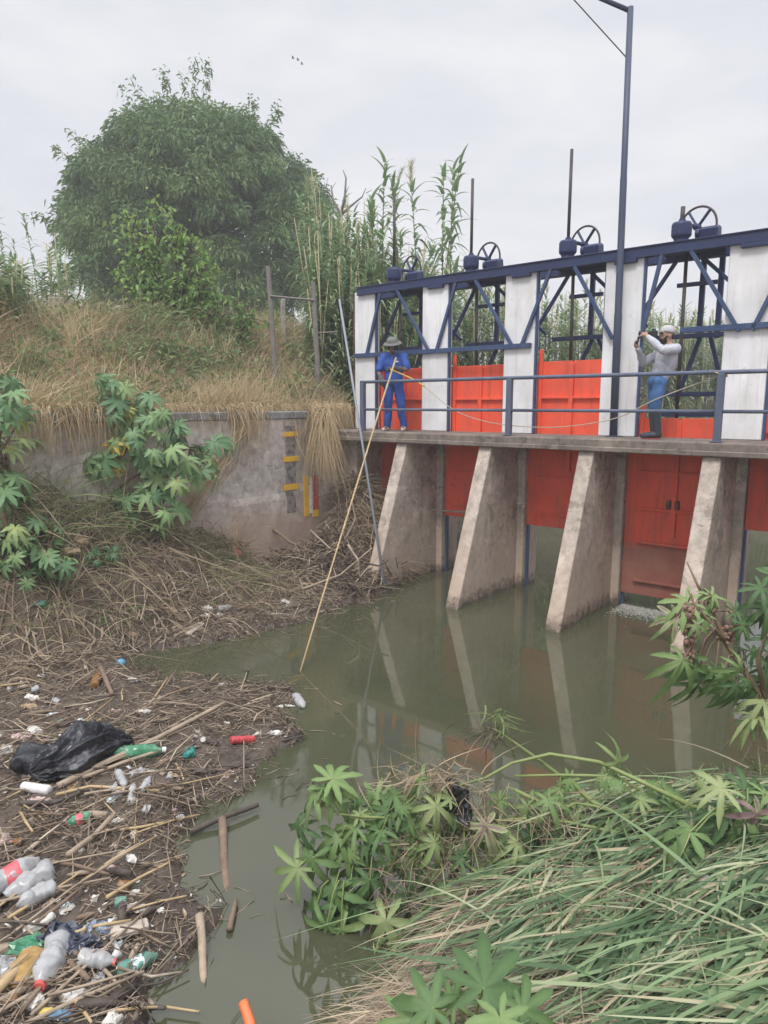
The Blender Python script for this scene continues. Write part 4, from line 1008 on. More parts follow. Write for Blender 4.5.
for a_ in [(338,779,-.1,.20,(0,-.5,.85),(.5,.3,.3),.55,0,(345,812,-.1)), (322,794,-.1,.19,(-.3,-.45,.85),(-1,0,.0),.62,2,(330,806,-.1)), (338,797,-.1,.16,(.1,-.5,.8),(.4,-.3,-.2),.5,1,(345,812,-.1)), (330,788,-.1,.15,UP,(-.2,.3,.3),.58,3,(345,812,-.1)),
           (306,826,-.1,.20,(-.6,-.6,.5),(-.6,-.2,-.9),.22,4,(325,820,-.1)), (304,868,-.15,.23,(-.4,-.7,.6),(-.9,-.2,-.5),.62,1,(330,858,-.1)), (318,858,-.15,.24,(-.2,-.8,.6),(-.3,-.3,-1),.42,4,(340,860,-.1)), (331,848,-.05,.18,UP,(-.6,0,-.2),.55,3,(350,862,-.1)),
           (352,848,-.1,.22,(-.2,-.7,.7),(-.7,-.2,-.4),.45,2,(380,846,-.1)), (371,862,-.1,.20,(0,-.8,.6),(-.2,-.3,-1),.5,5,(385,847,-.1)), (388,830,-.1,.19,UP,(-.4,-.2,-.3),.42,0,(400,818,-.05)), (401,795,0,.2,(-.2,-.4,.9),(-.9,.2,.1),.48,1,(425,800,0)),
           (410,806,-.05,.17,UP,(-.3,-.3,-.4),.38,2,(430,803,0)), (394,812,-.05,.17,(-.1,-.3,.9),(-.9,-.2,0),.35,3,(410,815,-.05)), (384,800,.05,.17,UP,(-.9,.4,.2),.5,0,(400,812,0)), (442,806,-.15,.20,(0,-.85,.45),(0,-.3,-1),.66,4,(440,800,0)),
           (441,842,-.15,.22,(.1,-.85,.5),(.1,-.3,-1),.64,5,(440,820,0)), (485,826,-.1,.21,(0,-.8,.5),(-.1,-.3,-1),.76,4,(496,821,.05)), (517,842,-.1,.2,(.2,-.8,.5),(.1,-.2,-1),.60,5,(520,820,.03)), (531,836,-.05,.18,(.2,-.8,.5),(.2,-.2,-1),.08,3,(530,820,.03)),
           (340,890,-.2,.25,(-.1,-.85,.5),(-.1,-.3,-1),.38,4,(352,864,-.1)), (356,896,-.2,.26,(.1,-.85,.5),(.1,-.3,-1),.25,5,(360,860,-.1)), (322,908,-.2,.26,(-.4,-.8,.4),(-.3,-.2,-1),.12,4,(335,880,-.15)), (333,925,-.3,.24,(0,-.9,.4),(.1,-.2,-1),.45,5,(345,880,-.2)), (347,930,-.3,.22,(.1,-.9,.4),(.2,-.2,-1),.62,4,(350,880,-.2)),
           (376,880,-.2,.22,(0,-.8,.5),(.1,-.3,-1),.4,5,(380,850,-.1)), (392,920,-.4,.22,(0,-.85,.45),(-.1,-.2,-1),.78,4,(405,928,-.35)), (380,955,-.45,.16,(-.3,-.5,.8),(-1,-.2,-.2),.82,3,(392,938,-.4)), (404,940,-.4,.15,(0,-.6,.8),(.4,-.5,-.6),.75,2,(405,928,-.35)),
           (415,892,-.2,.2,(0,-.7,.6),(.4,-.3,-.8),.15,1,(420,860,-.1)), (400,862,-.1,.2,(0,-.8,.5),(.1,-.3,-1),.5,4,(410,840,-.1)), (420,860,-.1,.19,(.1,-.8,.5),(.2,-.2,-1),.42,5,(425,835,0)), (618,762,.1,.16,(.1,-.7,.6),(.5,.1,1),.74,3,(612,777,.1)), (606,776,.1,.13,UP,(.9,-.2,.2),.66,2,(600,776,.1)),
           (378,836,-.1,.2,(-.3,-.6,.7),(-.8,-.3,-.5),.3,1,(395,845,-.1)), (362,826,-.1,.18,(-.2,-.5,.8),(-.6,.1,.1),.5,0,(371,817,-.1)), (345,838,-.1,.18,UP,(-.7,-.1,-.2),.55,2,(360,830,-.1)), (366,905,-.2,.2,(0,-.85,.4),(.2,-.2,-1),.3,4,(372,870,-.1)),
           (455,830,0,.17,(0,-.8,.5),(.3,-.3,-1),.3,5,(460,822,.05)), (470,850,-.1,.16,(0,-.8,.5),(-.3,-.3,-1),.35,4,(470,822,.05)), (548,800,.0,.15,UP,(.4,-.2,-.6),.5,1,(550,817,0)), (560,834,0,.16,(0,-.6,.8),(.2,-.4,-.6),.3,2,(567,822,0)),
           (579,842,-.1,.16,UP,(.5,-.3,-.4),.4,3,(575,824,0)), (500,845,-.1,.16,(0,-.8,.5),(-.1,-.2,-1),.5,5,(500,821,.05)), (428,780,0,.15,(0,-.5,.8),(-.4,.2,.4),.5,2,(440,795,0))]:
    leaf_px(lv, mb, c4, *a_)
for a_ in [(500,800,.1,.15,(0,-.7,.6),(-.3,-.2,-.9),.5,4,(515,790,.1)), (528,806,.05,.16,(0,-.7,.6),(.3,-.2,-.9),.6,5,(540,806,.05)), (545,830,0,.17,(0,-.8,.5),(0,-.2,-1),.45,4,(550,818,0)), (575,812,.05,.14,(0,-.6,.7),(.3,0,-.8),.55,3,(575,803,.05)), (590,842,-.05,.16,(0,-.7,.6),(-.3,-.3,-.9),.4,5,(590,826,0)), (612,822,0,.15,(0,-.6,.8),(.3,-.3,-.6),.6,2,(605,830,-.05)),
           (520,860,-.15,.17,(0,-.7,.6),(-.2,-.3,-.9),.55,4,(500,822,.05)), (480,875,-.2,.18,(0,-.7,.6),(-.2,-.3,-.9),.7,5,(470,822,.05)), (452,895,-.3,.17,(0,-.7,.6),(-.5,-.3,-.7),.45,4,(445,860,-.1)), (436,915,-.35,.16,(0,-.7,.6),(-.3,-.3,-.9),.35,5,(440,890,-.2)), (560,790,.1,.13,(0,-.5,.8),(-.5,.2,.3),.6,2,(560,775,.1)), (640,800,0,.15,(0,-.5,.8),(.6,-.2,-.4),.55,3,(632,818,0)), (665,790,0,.15,(0,-.5,.8),(.6,.2,.2),.4,2,(650,790,0))]:
    leaf_px(lv, mb, c4, *a_)
# extra small leaves and shoots through the tangle
for i in range(70):
    x, y = random.uniform(350, 470), random.uniform(795, 880)
    if i % 5 == 0: x, y = random.uniform(560, 700), random.uniform(775, 815)
    lv.add(c4(x, y, random.uniform(-.15, .2)), (random.gauss(0, .4), -.6+random.gauss(0, .3), .6), (random.gauss(-.3, .6), random.gauss(0, .3), random.gauss(-.4, .5)), random.uniform(.05, .12), random.uniform(.2, .75))
mb.build('stem', M['stemgreen'], e, True); lv.build('foliage', M['castor_near'], e)
def tuft_px(f, x, y, dd, n_, spread_px, L, w, down, tint=(.2, .9), mat='straw', name='straw_tuft', parent=None, dirx=0.0):
    Ps = np.array([f(random.gauss(x, spread_px[0]), random.gauss(y, spread_px[1]), dd+random.gauss(0, .06)) for i in range(n_)])
    d0 = norm(np.stack([rng.normal(dirx, .7, n_), rng.normal(0, .5, n_), rng.normal(-down, .45, n_)], -1))
    d1 = rng.normal(0, .35, (n_, 3)); d1[:, 2] -= .35*down
    return strips(Ps, d0, d1, rng.uniform(*L, n_), rng.uniform(*w, n_), 5, rng.uniform(*tint, n_))
parts = [tuft_px(c4, 440, 776, 0, 160, (26, 7), (.10, .32), (.004, .010), .15, dirx=-.3), tuft_px(c4, 425, 842, -.05, 170, (18, 12), (.08, .26), (.004, .009), .7), tuft_px(c4, 396, 902, -.2, 110, (10, 8), (.06, .18), (.004, .008), .6),
         tuft_px(c4, 470, 800, .05, 120, (18, 14), (.12, .36), (.004, .009), .9), tuft_px(c4, 450, 870, -.1, 150, (25, 18), (.1, .3), (.004, .009), .8), tuft_px(c4, 505, 835, .0, 170, (30, 14), (.1, .34), (.004, .009), .6), tuft_px(c4, 545, 815, .0, 110, (28, 10), (.1, .3), (.004, .009), .4), tuft_px(c4, 425, 890, -.15, 120, (20, 20), (.1, .3), (.004, .008), .6)]
V, F, T = join(parts); link('caught_straw', np_mesh('caught_straw', V, F, M['straw'], T), e)
mb = MB(); q = c4(462, 798, .0); mb.ball((0, 0, 0), .085, 4, (1.2, .6, 1.0)); mb.v = [Vector(v_)+q for v_ in crumple(crumple(mb.v, .09, 8, 4), .05, 22, 1)]; mb.build('plastic_rag', simple('black_rag', (.02, .021, .026), .35, .4, 14, bs=.4), e, True)
S = tuft_px(c4, 487, 735, .2, 90, (12, 6), (.05, .16), (.004, .009), .2, (.0, .25)); link('withered_flower', np_mesh('withered_flower', *S[:2], simple('dark_seed_head', (.12, .075, .07), .8, .5, 20), S[2]), e)
S = tuft_px(c4, 498, 716, .2, 40, (6, 5), (.06, .16), (.008, .014), .5, (.4, .7)); link('withered_flower', np_mesh('withered_shoot', *S[:2], M['green'], S[2]), e)
# --- small castor leaves at the very bottom
BD = 2.40
c5 = lambda x, y, dd=0: at_dist(x, y, BD+dd)
rp = on_plane(470, 1040); e = empty('castor_seedling', rp, 'castor seedling with wide star leaves at the bottom of the photo, among straw', 'plant', 'castor plants')
mb = MB(); lv = Leaves()
for x, y, dd, sz, nrm, fwd, ti, k in [(484,988,0,.245,(0,-.6,.85),(.4,.6,.3),.30,0), (432,1008,.05,.20,(-.2,-.5,.85),(-1,.2,.1),.34,2), (455,1003,.1,.16,(-.1,-.5,.85),(-.3,.7,.3),.5,1), (522,1010,-.05,.20,(.2,-.5,.85),(.9,.1,0),.45,3), (410,1020,.1,.16,(0,-.5,.8),(-1,0,0),.5,1), (500,1018,-.2,.17,(0,-.4,.9),(.2,-1,0),.55,2)]:
    p_ = c5(x, y, dd); lv.add(p_, nrm, fwd, sz, ti, k); mb.tube([rp, rp.lerp(p_, .6)+Vector((0, 0, .03)), p_], [.008, .006, .005], 6)
mb.build('stem', M['stemgreen'], e, True); lv.build('foliage', M['castor_near'], e)
# --- broad leaves at the right edge of the grass bank
rp = at_dist(790, 850, 3.4); rp.z = gz(rp.x, rp.y)
e = empty('castor_plant', rp, 'broken castor shoot with broad pale leaves and one purple leaf above the cut grass', 'plant', 'castor plants')
mb = MB(); lv = Leaves(); c6 = lambda x, y, dd=0: at_dist(x, y, 3.6+dd)
mb.tube([rp, c6(765, 812), c6(748, 806), c6(735, 800)], [.018, .014, .011, .008], 8)
for a_ in [(722,788,0,.20,(0,-.4,.9),(-1,.1,.2),.72,2,(745,803,0)), (745,812,-.05,.18,(-.2,-.6,.7),(-.2,-.6,-.7),.55,3,(748,806,0)), (690,832,-.1,.22,(0,-.6,.8),(-1,-.1,-.3),.58,1,(735,805,0)), (683,846,-.1,.2,(0,-.7,.7),(-.7,-.3,-.7),.5,4,(735,805,0)), (757,813,-.1,.17,(.1,-.7,.6),(.2,-.4,-.8),1.0,4,(750,806,0)),
           (745,790,.05,.17,(0,-.4,.9),(.8,.2,.2),.3,0,(748,806,0)), (728,812,0,.17,(0,-.5,.8),(-.5,-.4,-.5),.12,1,(738,803,0)), (766,795,0,.18,(0,-.5,.8),(1,.1,.2),.5,2,(760,810,0)), (708,884,-.3,.2,(0,-.4,.9),(-1,-.2,0),.6,2,None), (735,893,-.4,.17,(0,-.4,.9),(.7,-.6,0),.5,3,None), (716,822,0,.16,(0,-.6,.8),(-.9,0,-.3),.3,3,(735,805,0))]:
    leaf_px(lv, mb, c6, *a_)
mb.build('stem', M['stemgreen'], e, True); lv.build('foliage', M['castor_near'], e)
# ------------------------------------------------------------------ grasses and far plants
def uvpts(n_, u0, u1, v0, v1):
    u = rng.uniform(u0, u1, n_); v = rng.uniform(v0, v1, n_)
    x = PX0 + u*CU + v*SU; y = PY0 + u*SU - v*CU
    return u, v, x, y
def clump(x, y, sc=1.2, seed=0): return np.clip(.5+.5*fbm(x, y, sc, seed), 0, 1)
def stuff(name, parts, mat):
    V, F, T = join(parts) if isinstance(parts, list) else parts
    o = link(name, np_mesh(name, V, F, mat, T)); o['kind'] = 'stuff'; return o
# dry grass over the upper bank
n_ = 36000
u, v, x, y = uvpts(n_, -7.5, -1.05, -4.0, 8.5)
cl_ = .6*clump(x, y, 1.3, 3)+.4*clump(x, y, 4.2, 5)
keep = (rng.random(n_) < .35+.65*cl_) & (rng.random(n_) < np.where(u > -4.5, 1, .55)); u, v, x, y, cl_ = u[keep], v[keep], x[keep], y[keep], cl_[keep]
z = H(x, y); P = np.stack([x, y, z-.02], -1); k = len(x)
down = np.array([CU*.8, SU*.8, 0])
lean = rng.normal(0, .38, (k, 3)); lean[:, 2] = 0
d0 = norm(np.stack([lean[:, 0], lean[:, 1], np.ones(k)], -1)); d1 = lean*.7 + down*rng.uniform(0, .45, k)[:, None]; d1[:, 2] = -rng.uniform(.05, .55, k)
stuff('dry_grass', strips(P, d0, d1, rng.uniform(.30, .95, k)*(.35+.95*cl_), rng.uniform(.007, .017, k), 4, np.clip(rng.normal(.55, .2, k)+.5*(clump(x, y, .8, 9)-.5)+.3*(cl_-.5), 0, 1)), M['dry'])
# green growth between
n_ = 17000
u, v, x, y = uvpts(n_, -7.0, -1.4, -3.5, 9.0)
g_ = clump(x, y, .9, 11); keep = (g_ > .40) & (rng.random(n_) < .9); u, v, x, y = u[keep], v[keep], x[keep], y[keep]
z = H(x, y); k = len(x); lean = rng.normal(0, .4, (k, 3)); lean[:, 2] = 0
d0 = norm(np.stack([lean[:, 0], lean[:, 1], np.ones(k)], -1)); d1 = lean*.9; d1[:, 2] = -rng.uniform(.2, .9, k)
stuff('green_grass', strips(np.stack([x, y, z-.02], -1), d0, d1, rng.uniform(.3, .8, k), rng.uniform(.009, .020, k), 4, np.clip(rng.normal(.55, .25, k), 0, 1)), M['green'])
# upright straw tufts and leafy weeds break up the bank
pts = []
for i in range(150):
    u0 = -1.1-abs(rng.normal(0, 1.6)); v0 = rng.uniform(-3, 7.5); k = int(rng.uniform(30, 90)); uu = u0+rng.normal(0, .13, k); vv_ = v0+rng.normal(0, .16, k); x = PX0 + uu*CU + vv_*SU; y = PY0 + uu*SU - vv_*CU
    L_ = rng.uniform(.5, 1.15); d0 = norm(np.stack([rng.normal(0, .22, k), rng.normal(0, .22, k), np.ones(k)], -1)); d1 = rng.normal(0, .25, (k, 3)); d1[:, 2] = -rng.uniform(.0, .3, k)
    pts.append(strips(np.stack([x, y, H(x, y)-.02], -1), d0, d1, L_*rng.uniform(.5, 1.1, k), rng.uniform(.007, .014, k), 4, np.clip(rng.normal(rng.uniform(.55, .95), .12, k), 0, 1)))
stuff('straw_tufts', pts, M['dry'])
pts = []
for i in range(130):
    u0 = -1.6-abs(rng.normal(0, 2.0)); v0 = rng.uniform(-3, 8); k = int(rng.uniform(50, 150)); r_ = rng.uniform(.15, .45); q = rng.normal(0, 1, (k, 3))*r_*np.array([.7, .7, .5]); x0 = PX0 + u0*CU + v0*SU; y0 = PY0 + u0*SU - v0*CU
    P = q+np.array([x0, y0, gz(x0, y0)+r_*.7+rng.uniform(0, .15)]); pts.append(strips(P, norm(rng.normal(0, 1, (k, 3))+np.array([0, 0, .5])), np.stack([np.zeros(k), np.zeros(k), -rng.uniform(.1, .8, k)], -1), rng.uniform(.06, .20, k), rng.uniform(.02, .055, k), 3, np.clip(rng.normal(rng.uniform(.15, .6), .15, k), 0, 1), belly=.8))
stuff('bank_weeds', pts, M['green'])
# dry grass hanging over the wall, in two long tresses and a fringe
def hang(n_, vc, sv, L, us=-1.0, jit=.03):
    v = rng.normal(vc, sv, n_) if sv > 0 else rng.uniform(vc, -sv, n_)
    u = us + .02 + np.abs(rng.normal(0, jit, n_)); x = PX0 + u*CU + v*SU; y = PY0 + u*SU - v*CU
    P = np.stack([x - .14*CU, y - .14*SU, np.full(n_, 3.16)+rng.uniform(-.02, .10, n_)], -1)
    out = np.array([CU, SU, 0])
    d0 = norm(out[None]*rng.uniform(.5, 1.1, n_)[:, None]*.5 + np.array([0, 0, .35]) + rng.normal(0, .18, (n_, 3)))
    d1 = np.stack([-.25*CU*np.ones(n_), -.25*SU*np.ones(n_), -rng.uniform(1.1, 1.5, n_)], -1) + rng.normal(0, .10, (n_, 3))
    return strips(P, d0*.7, d1, L*rng.uniform(.4, 1.1, n_), rng.uniform(.006, .013, n_), 6, np.clip(rng.normal(.62, .22, n_), 0, 1))
def slide(n_, va, vb, za, zb, wd):
    """stems matted on the wall face along a slanting line"""
    t = rng.random(n_)**.8; v = va+(vb-va)*t + rng.normal(0, wd, n_); z = za+(zb-za)*t + rng.normal(0, .12, n_); u = -.955+np.abs(rng.normal(0, .03, n_))
    P = np.stack([PX0 + u*CU + v*SU, PY0 + u*SU - v*CU, z], -1)
    dv = np.array([SU*(vb-va), -CU*(vb-va), zb-za]); dv = dv/np.linalg.norm(dv)
    d0 = norm(dv[None] + rng.normal(0, .13, (n_, 3)))
    return strips(P, d0, rng.normal(0, .12, (n_, 3)), rng.uniform(.2, .7, n_), rng.uniform(.006, .012, n_), 4, np.clip(rng.normal(.55, .2, n_), 0, 1))
parts = [hang(1000, -1.0, -6.0, .26), hang(420, -.2, -2.6, .42), hang(1100, 4.2, -6.0, .75, jit=.06), hang(500, 2.4, -4.4, .42), hang(500, -.9, -.35, 1.0, jit=.08), hang(420, -.1, .22, 1.1, jit=.1), hang(420, 1.9, .22, .9), hang(250, 3.6, .5, .6),
         slide(420, 1.75, 3.6, 3.0, 1.2, .10), slide(800, .25, -.85, 3.0, 1.7, .13), slide(60, .6, .5, 3.0, 2.6, .25)]
k = 1300; t = rng.random(k); u = -1.0+.42*rng.random(k); v = .06+.10*rng.random(k)+.25*t*0; x = PX0 + u*CU + v*SU; y = PY0 + u*SU - v*CU
ds = np.array([SU, -CU, 0]); al = np.array([CU, SU, 0])
d0 = norm(ds[None]*rng.uniform(.2, .6, k)[:, None] + al[None]*rng.normal(.15, .25, k)[:, None] + np.array([0, 0, .5])); d1 = al[None]*rng.uniform(.0, .5, k)[:, None] + np.array([0, 0, -1.5]) + rng.normal(0, .14, (k, 3))
parts.append(strips(np.stack([x, y, 2.55+.6*rng.random(k)], -1), d0*.7, d1, rng.uniform(.4, 1.15, k), rng.uniform(.006, .013, k), 6, np.clip(rng.normal(.6, .22, k), 0, 1)))
stuff('hanging_dry_grass', parts, M['dry'])
# grass on the debris slope and left bank
n_ = 12000
u, v, x, y = uvpts(n_, -4.5, .6, 2.0, 9.0); z = H(x, y)
ok = (z > .22) & (z < 3.2) & (clump(x, y, 1.5, 7) > np.where((u < -1.2) | (v > 5.8) | ((v > 3.6) & (z > 1.2)), .15, .66)); gl_ = ((v > 3.6) & (z > 1.2))[ok]; x, y, z = x[ok], y[ok], z[ok]; k = len(x)
lean = rng.normal(0, .4, (k, 3)); lean[:, 2] = 0
d0 = norm(np.stack([lean[:, 0]+.2, lean[:, 1]-.2, np.ones(k)], -1)); d1 = lean*.8; d1[:, 2] = -rng.uniform(.2, .9, k)
stuff('bank_grass', strips(np.stack([x, y, z-.02], -1), d0, d1, rng.uniform(.2, .55, k)*np.where(gl_, 1.9, 1), rng.uniform(.006, .014, k), 4, np.clip(rng.normal(.68, .22, k), 0, 1)), M['green'])
# grey green tuft at the foot of the wall
n_ = 1500
c_ = hit(225, 568); P = np.array([[c_.x+rng.normal(0, .42), c_.y+rng.normal(0, .42), 0] for i in range(n_)]); P[:, 2] = H(P[:, 0], P[:, 1])
uu, vv_ = to_uv(P[:, 0], P[:, 1]); P = P[(uu > -.9)]; k = len(P)
lean = rng.normal(0, .5, (k, 3)); lean[:, 2] = 0; d0 = norm(np.stack([lean[:, 0], lean[:, 1], np.ones(k)], -1)); d1 = lean; d1[:, 2] = -rng.uniform(.3, 1, k)
stuff('wiry_grass', strips(P, d0, d1, rng.uniform(.15, .42, k), rng.uniform(.005, .010, k), 4, np.clip(rng.normal(.75, .2, k), 0, 1)), M['green'])
# --- roots and dead stems on the slope, litter of twigs over the floating mat
def litter(n_, reg, rad, L, tmean, flat=.12, lift=.02, dens=None):
    u, v, x, y = uvpts(n_, *reg); z = H(x, y)
    ok = (z > -.02) & (z < 2.9) & ~((u < -.92) & (v < WALL_V1)) & (sdist(x, y, NEAR) < 0)
    if dens is not None: ok &= rng.random(n_) < dens(x, y, z, u, v)
    x, y, z = x[ok], y[ok], z[ok]; k = len(x)
    e_ = .05; gx = (H(x+e_, y)-z)/e_; gy = (H(x, y+e_)-z)/e_
    an = np.where(rng.random(k) < .6, rng.normal(.55, .55, k), rng.uniform(0, PI, k))
    d = np.stack([np.cos(an), np.sin(an), np.clip(gx*np.cos(an)+gy*np.sin(an), -1.6, 1.6) + rng.normal(0, flat, k)], -1)
    return twigs(np.stack([x, y, z+lift+np.abs(rng.normal(0, lift, k))], -1), d, rng.uniform(*L, k)*rng.uniform(.5, 1.2, k), rng.uniform(*rad, k), np.clip(rng.normal(tmean, .24, k), 0, 1), bend=.05)
nearer = lambda x, y, z, u, v: np.where((z < .35), np.clip(2.4*clump(x, y, 2.2, 15)-.25, .3, 1.0), .55)
stuff('twig_litter', [litter(26000, (-3.5, 6.2, .8, 9.6), (.0024, .0052), (.06, .32), .47, dens=nearer), litter(2400, (-3.5, 6.2, .8, 9.6), (.005, .010), (.2, .7), .55, lift=.03, dens=nearer), litter(26000, (.3, 6.2, 3.4, 9.6), (.002, .0046), (.03, .14), .42, .3, lift=.012, dens=nearer), litter(5000, (-4.5, .8, 1.4, 9.0), (.003, .009), (.12, .5), .52, .6, lift=.05),
      litter(1600, (-1, 1.4, -.9, 1.6), (.006, .014), (.2, .8), .38, .5, .08)], M['twig'])
def brush(n_, reg, zmin):
    u, v, x, y = uvpts(n_, *reg); z = H(x, y); ok = (z > zmin) & (z < 2.6) & ~((u < -.9) & (v < WALL_V1)) & ~((u < -.2) & (v > .35) & (v < 2.2)); x, y, z = x[ok], y[ok], z[ok]; k = len(x)
    d0 = norm(np.stack([rng.normal(.3, .7, k), rng.normal(-.25, .6, k), rng.normal(.15, .6, k)], -1)); d1 = np.stack([rng.normal(.15, .5, k), rng.normal(-.2, .4, k), -rng.uniform(.2, 1.0, k)], -1)
    return strips(np.stack([x, y, z+rng.uniform(0, .10, k)], -1), d0, d1, rng.uniform(.2, .75, k), rng.uniform(.008, .022, k), 5, np.clip(rng.normal(.55, .25, k), 0, 1))
stuff('dead_brush', [brush(7500, (-4.5, 1.0, 1.2, 9.5), .12), brush(2200, (-.7, .9, -.9, .3), .05)], M['straw'])
# loose twigs and scum drifting off the edge of the mat
u, v, x, y = uvpts(26000, .4, 6.6, .8, 9.8); sd = sdist(x, y, MAT); ok = (sd < .02) & (sd > -.75) & (rng.random(26000) < np.exp(sd*6)*clump(x, y, 2.6, 21)**1.5) & (sdist(x, y, NEAR) < -.1); x, y = x[ok], y[ok]; k = len(x); a = rng.normal(.6, .8, k)
stuff('drifting_twigs', [twigs(np.stack([x, y, np.full(k, .006)], -1), np.stack([np.cos(a), np.sin(a), rng.normal(0, .03, k)], -1), rng.uniform(.03, .22, k), rng.uniform(.002, .006, k), np.clip(rng.normal(.35, .22, k), 0, 1))], M['twig'])
# chips, foam crumbs and bark flakes
def flakes(n_, reg, s, tint, lift=.015):
    u, v, x, y = uvpts(n_, *reg); z = H(x, y); ok = (z > -.01) & (z < .8) & (u > -.9) & (sdist(x, y, NEAR) < 0); x, y, z = x[ok], y[ok], z[ok]; k = len(x)
    a = norm(np.stack([rng.normal(size=k), rng.normal(size=k), rng.normal(0, .35, k)], -1)); b_ = norm(np.cross(a, np.stack([rng.normal(0, .3, k), rng.normal(0, .3, k), np.ones(k)], -1)))
    n3 = np.cross(a, b_); L = rng.uniform(*s, k)[:, None]; C = np.stack([x, y, z+lift], -1); w_ = L*rng.uniform(.3, .8, (k, 1)); h_ = L*.22
    V = np.stack([C-a*L-b_*w_*.6, C+a*L*.8-b_*w_, C+a*L+b_*w_*.7, C-a*L*.7+b_*w_, C-a*L*.9-b_*w_*.5+n3*h_, C+a*L*.7-b_*w_*.8+n3*h_, C+a*L*.8+b_*w_*.6+n3*h_, C-a*L*.6+b_*w_*.8+n3*h_], 1).reshape(-1, 3)
    fs = np.array([(3, 2, 1, 0), (4, 5, 6, 7), (0, 1, 5, 4), (1, 2, 6, 5), (2, 3, 7, 6), (3, 0, 4, 7)]); F = ((np.arange(k)*8)[:, None, None]+fs[None]).reshape(-1, 4)
    return V, F, np.repeat(np.clip(rng.normal(tint, .2, k), 0, 1), 8)
stuff('bark_flakes', [flakes(5000, (-1, 6.2, 1.0, 9.6), (.008, .028), .32), flakes(700, (-1, 6.2, 1.0, 9.6), (.02, .05), .5), flakes(3800, (-.9, 1.6, .6, 4.5), (.008, .035), .38), litter(2600, (-.9, 1.6, .5, 4.5), (.002, .005), (.05, .25), .42, .3, lift=.012)], M['twig'])
M['foamcrumb'] = simple('foam_crumb', (.60, .59, .57), .8, .2, 30)
stuff('foam_crumbs', [flakes(900, (-.9, 6.0, 1.0, 9.6), (.004, .014), .5, .03), flakes(150, (-.9, 6.0, 1.0, 9.6), (.012, .03), .5, .035), flakes(260, (-.8, 1.5, .7, 4.5), (.006, .02), .5, .035)], M['foamcrumb'])

# --- big tree behind the bank
def tree(root, height, hw, label, cx_off=0):
    e = empty('ash_tree', root, label, 'tree')
    mb = MB(); top = root + Vector((0, 0, height*.45))
    mb.tube([root-Vector((0, 0, .4)), root.lerp(top, .5)+Vector((.1, 0, 0)), top], [.42, .32, .22], 10)
    lob = []
    R_ = random.Random(3)
    for i in range(170):
        shell = i < 125
        zt = (i+.5)/125 if shell else R_.uniform(0, .8)
        zt = zt**.8 if shell else zt
        th = i*2.39996+R_.uniform(-.3, .3); r = R_.uniform(.75, 1.15)*hw/6.3
        pr = np.interp(zt, [0, .12, .35, .57, .78, .9, 1], [.66, .86, 1.0, .97, .80, .61, .34])
        rr = max(0, hw*pr - r*.85)*(R_.uniform(.93, 1.03) if shell else R_.uniform(.3, .8))
        c_ = root + Vector((math.cos(th)*rr, math.sin(th)*rr*.85, 2.1 + (height-3.0)*zt)); lob.append((c_, r))
        if i % 4 == 0: mb.tube([top, top.lerp(c_, .6)+Vector((0, 0, .4)), c_], [.10, .06, .02], 6)
    mb.build('trunk', M['bark'], e, True)
    Ps, D0, D1, T = [], [], [], []
    for c_, r in lob:
        k = int(880*(r/(hw/6))**1.7)
        d = norm(rng.normal(size=(k, 3))); d[:, 2] = np.abs(d[:, 2])*1.0-.35; d = norm(d)
        rad = r*rng.uniform(.55, 1.08, k)[:, None]
        Ps.append(np.array(c_)[None]+d*rad*np.array([1.15, 1.15, .9])); o = d*.8+rng.normal(0, .5, (k, 3)); o[:, 2] -= .25; D0.append(norm(o)); D1.append(np.stack([np.zeros(k), np.zeros(k), -rng.uniform(.2, .8, k)], -1))
        T.append(np.clip(rng.normal(.45+random.uniform(-.25, .3), .17, k), 0, 1))
    # loose sprigs past the outline, and one tall shoot at the top
    for i in range(60):
        c_, r = lob[R_.randrange(len(lob))]; d = (c_-(root+Vector((0, 0, height*.4)))).normalized(); q = c_ + d*r*1.05; k = 40
        t = rng.random(k)[:, None]; Ps.append(np.array(q)[None]+np.array(d)[None]*t*.8+rng.normal(0, .1, (k, 3))); o = rng.normal(0, .6, (k, 3))+np.array(d)[None]*.5; D0.append(norm(o)); D1.append(np.stack([np.zeros(k), np.zeros(k), -np.ones(k)*.5], -1)); T.append(np.clip(rng.normal(.55, .15, k), 0, 1))
    for dx, h0, h1 in ((.0, .96, 1.17), (.55, .95, 1.16), (3.2, .84, .92)):
        k = 120; t = rng.random(k)[:, None]; a_ = np.array(root)+np.array([dx, 0, height*h0]); b_ = np.array(root)+np.array([dx+.1, 0, height*h1])
        Ps.append(a_+(b_-a_)*t+rng.normal(0, .14, (k, 3))*t); D0.append(norm(rng.normal(0, .8, (k, 3))+np.array([0, 0, .2]))); D1.append(np.stack([np.zeros(k), np.zeros(k), -np.ones(k)*.7], -1)); T.append(rng.uniform(.2, .6, k))
    P = np.concatenate(Ps); k = len(P)
    V, F, TT = strips(P, np.concatenate(D0), np.concatenate(D1), rng.uniform(.14, .32, k), rng.uniform(.05, .095, k), 2, np.concatenate(T), belly=1.0)
    link('crown', np_mesh('crown', V, F, M['leaf_tree'], TT), e)
    return e
TR = at_dist(203, 320, 33); TR.z = 5.0
tree(TR, 11.6, 6.2, 'large round dense green ash tree behind the left bank')

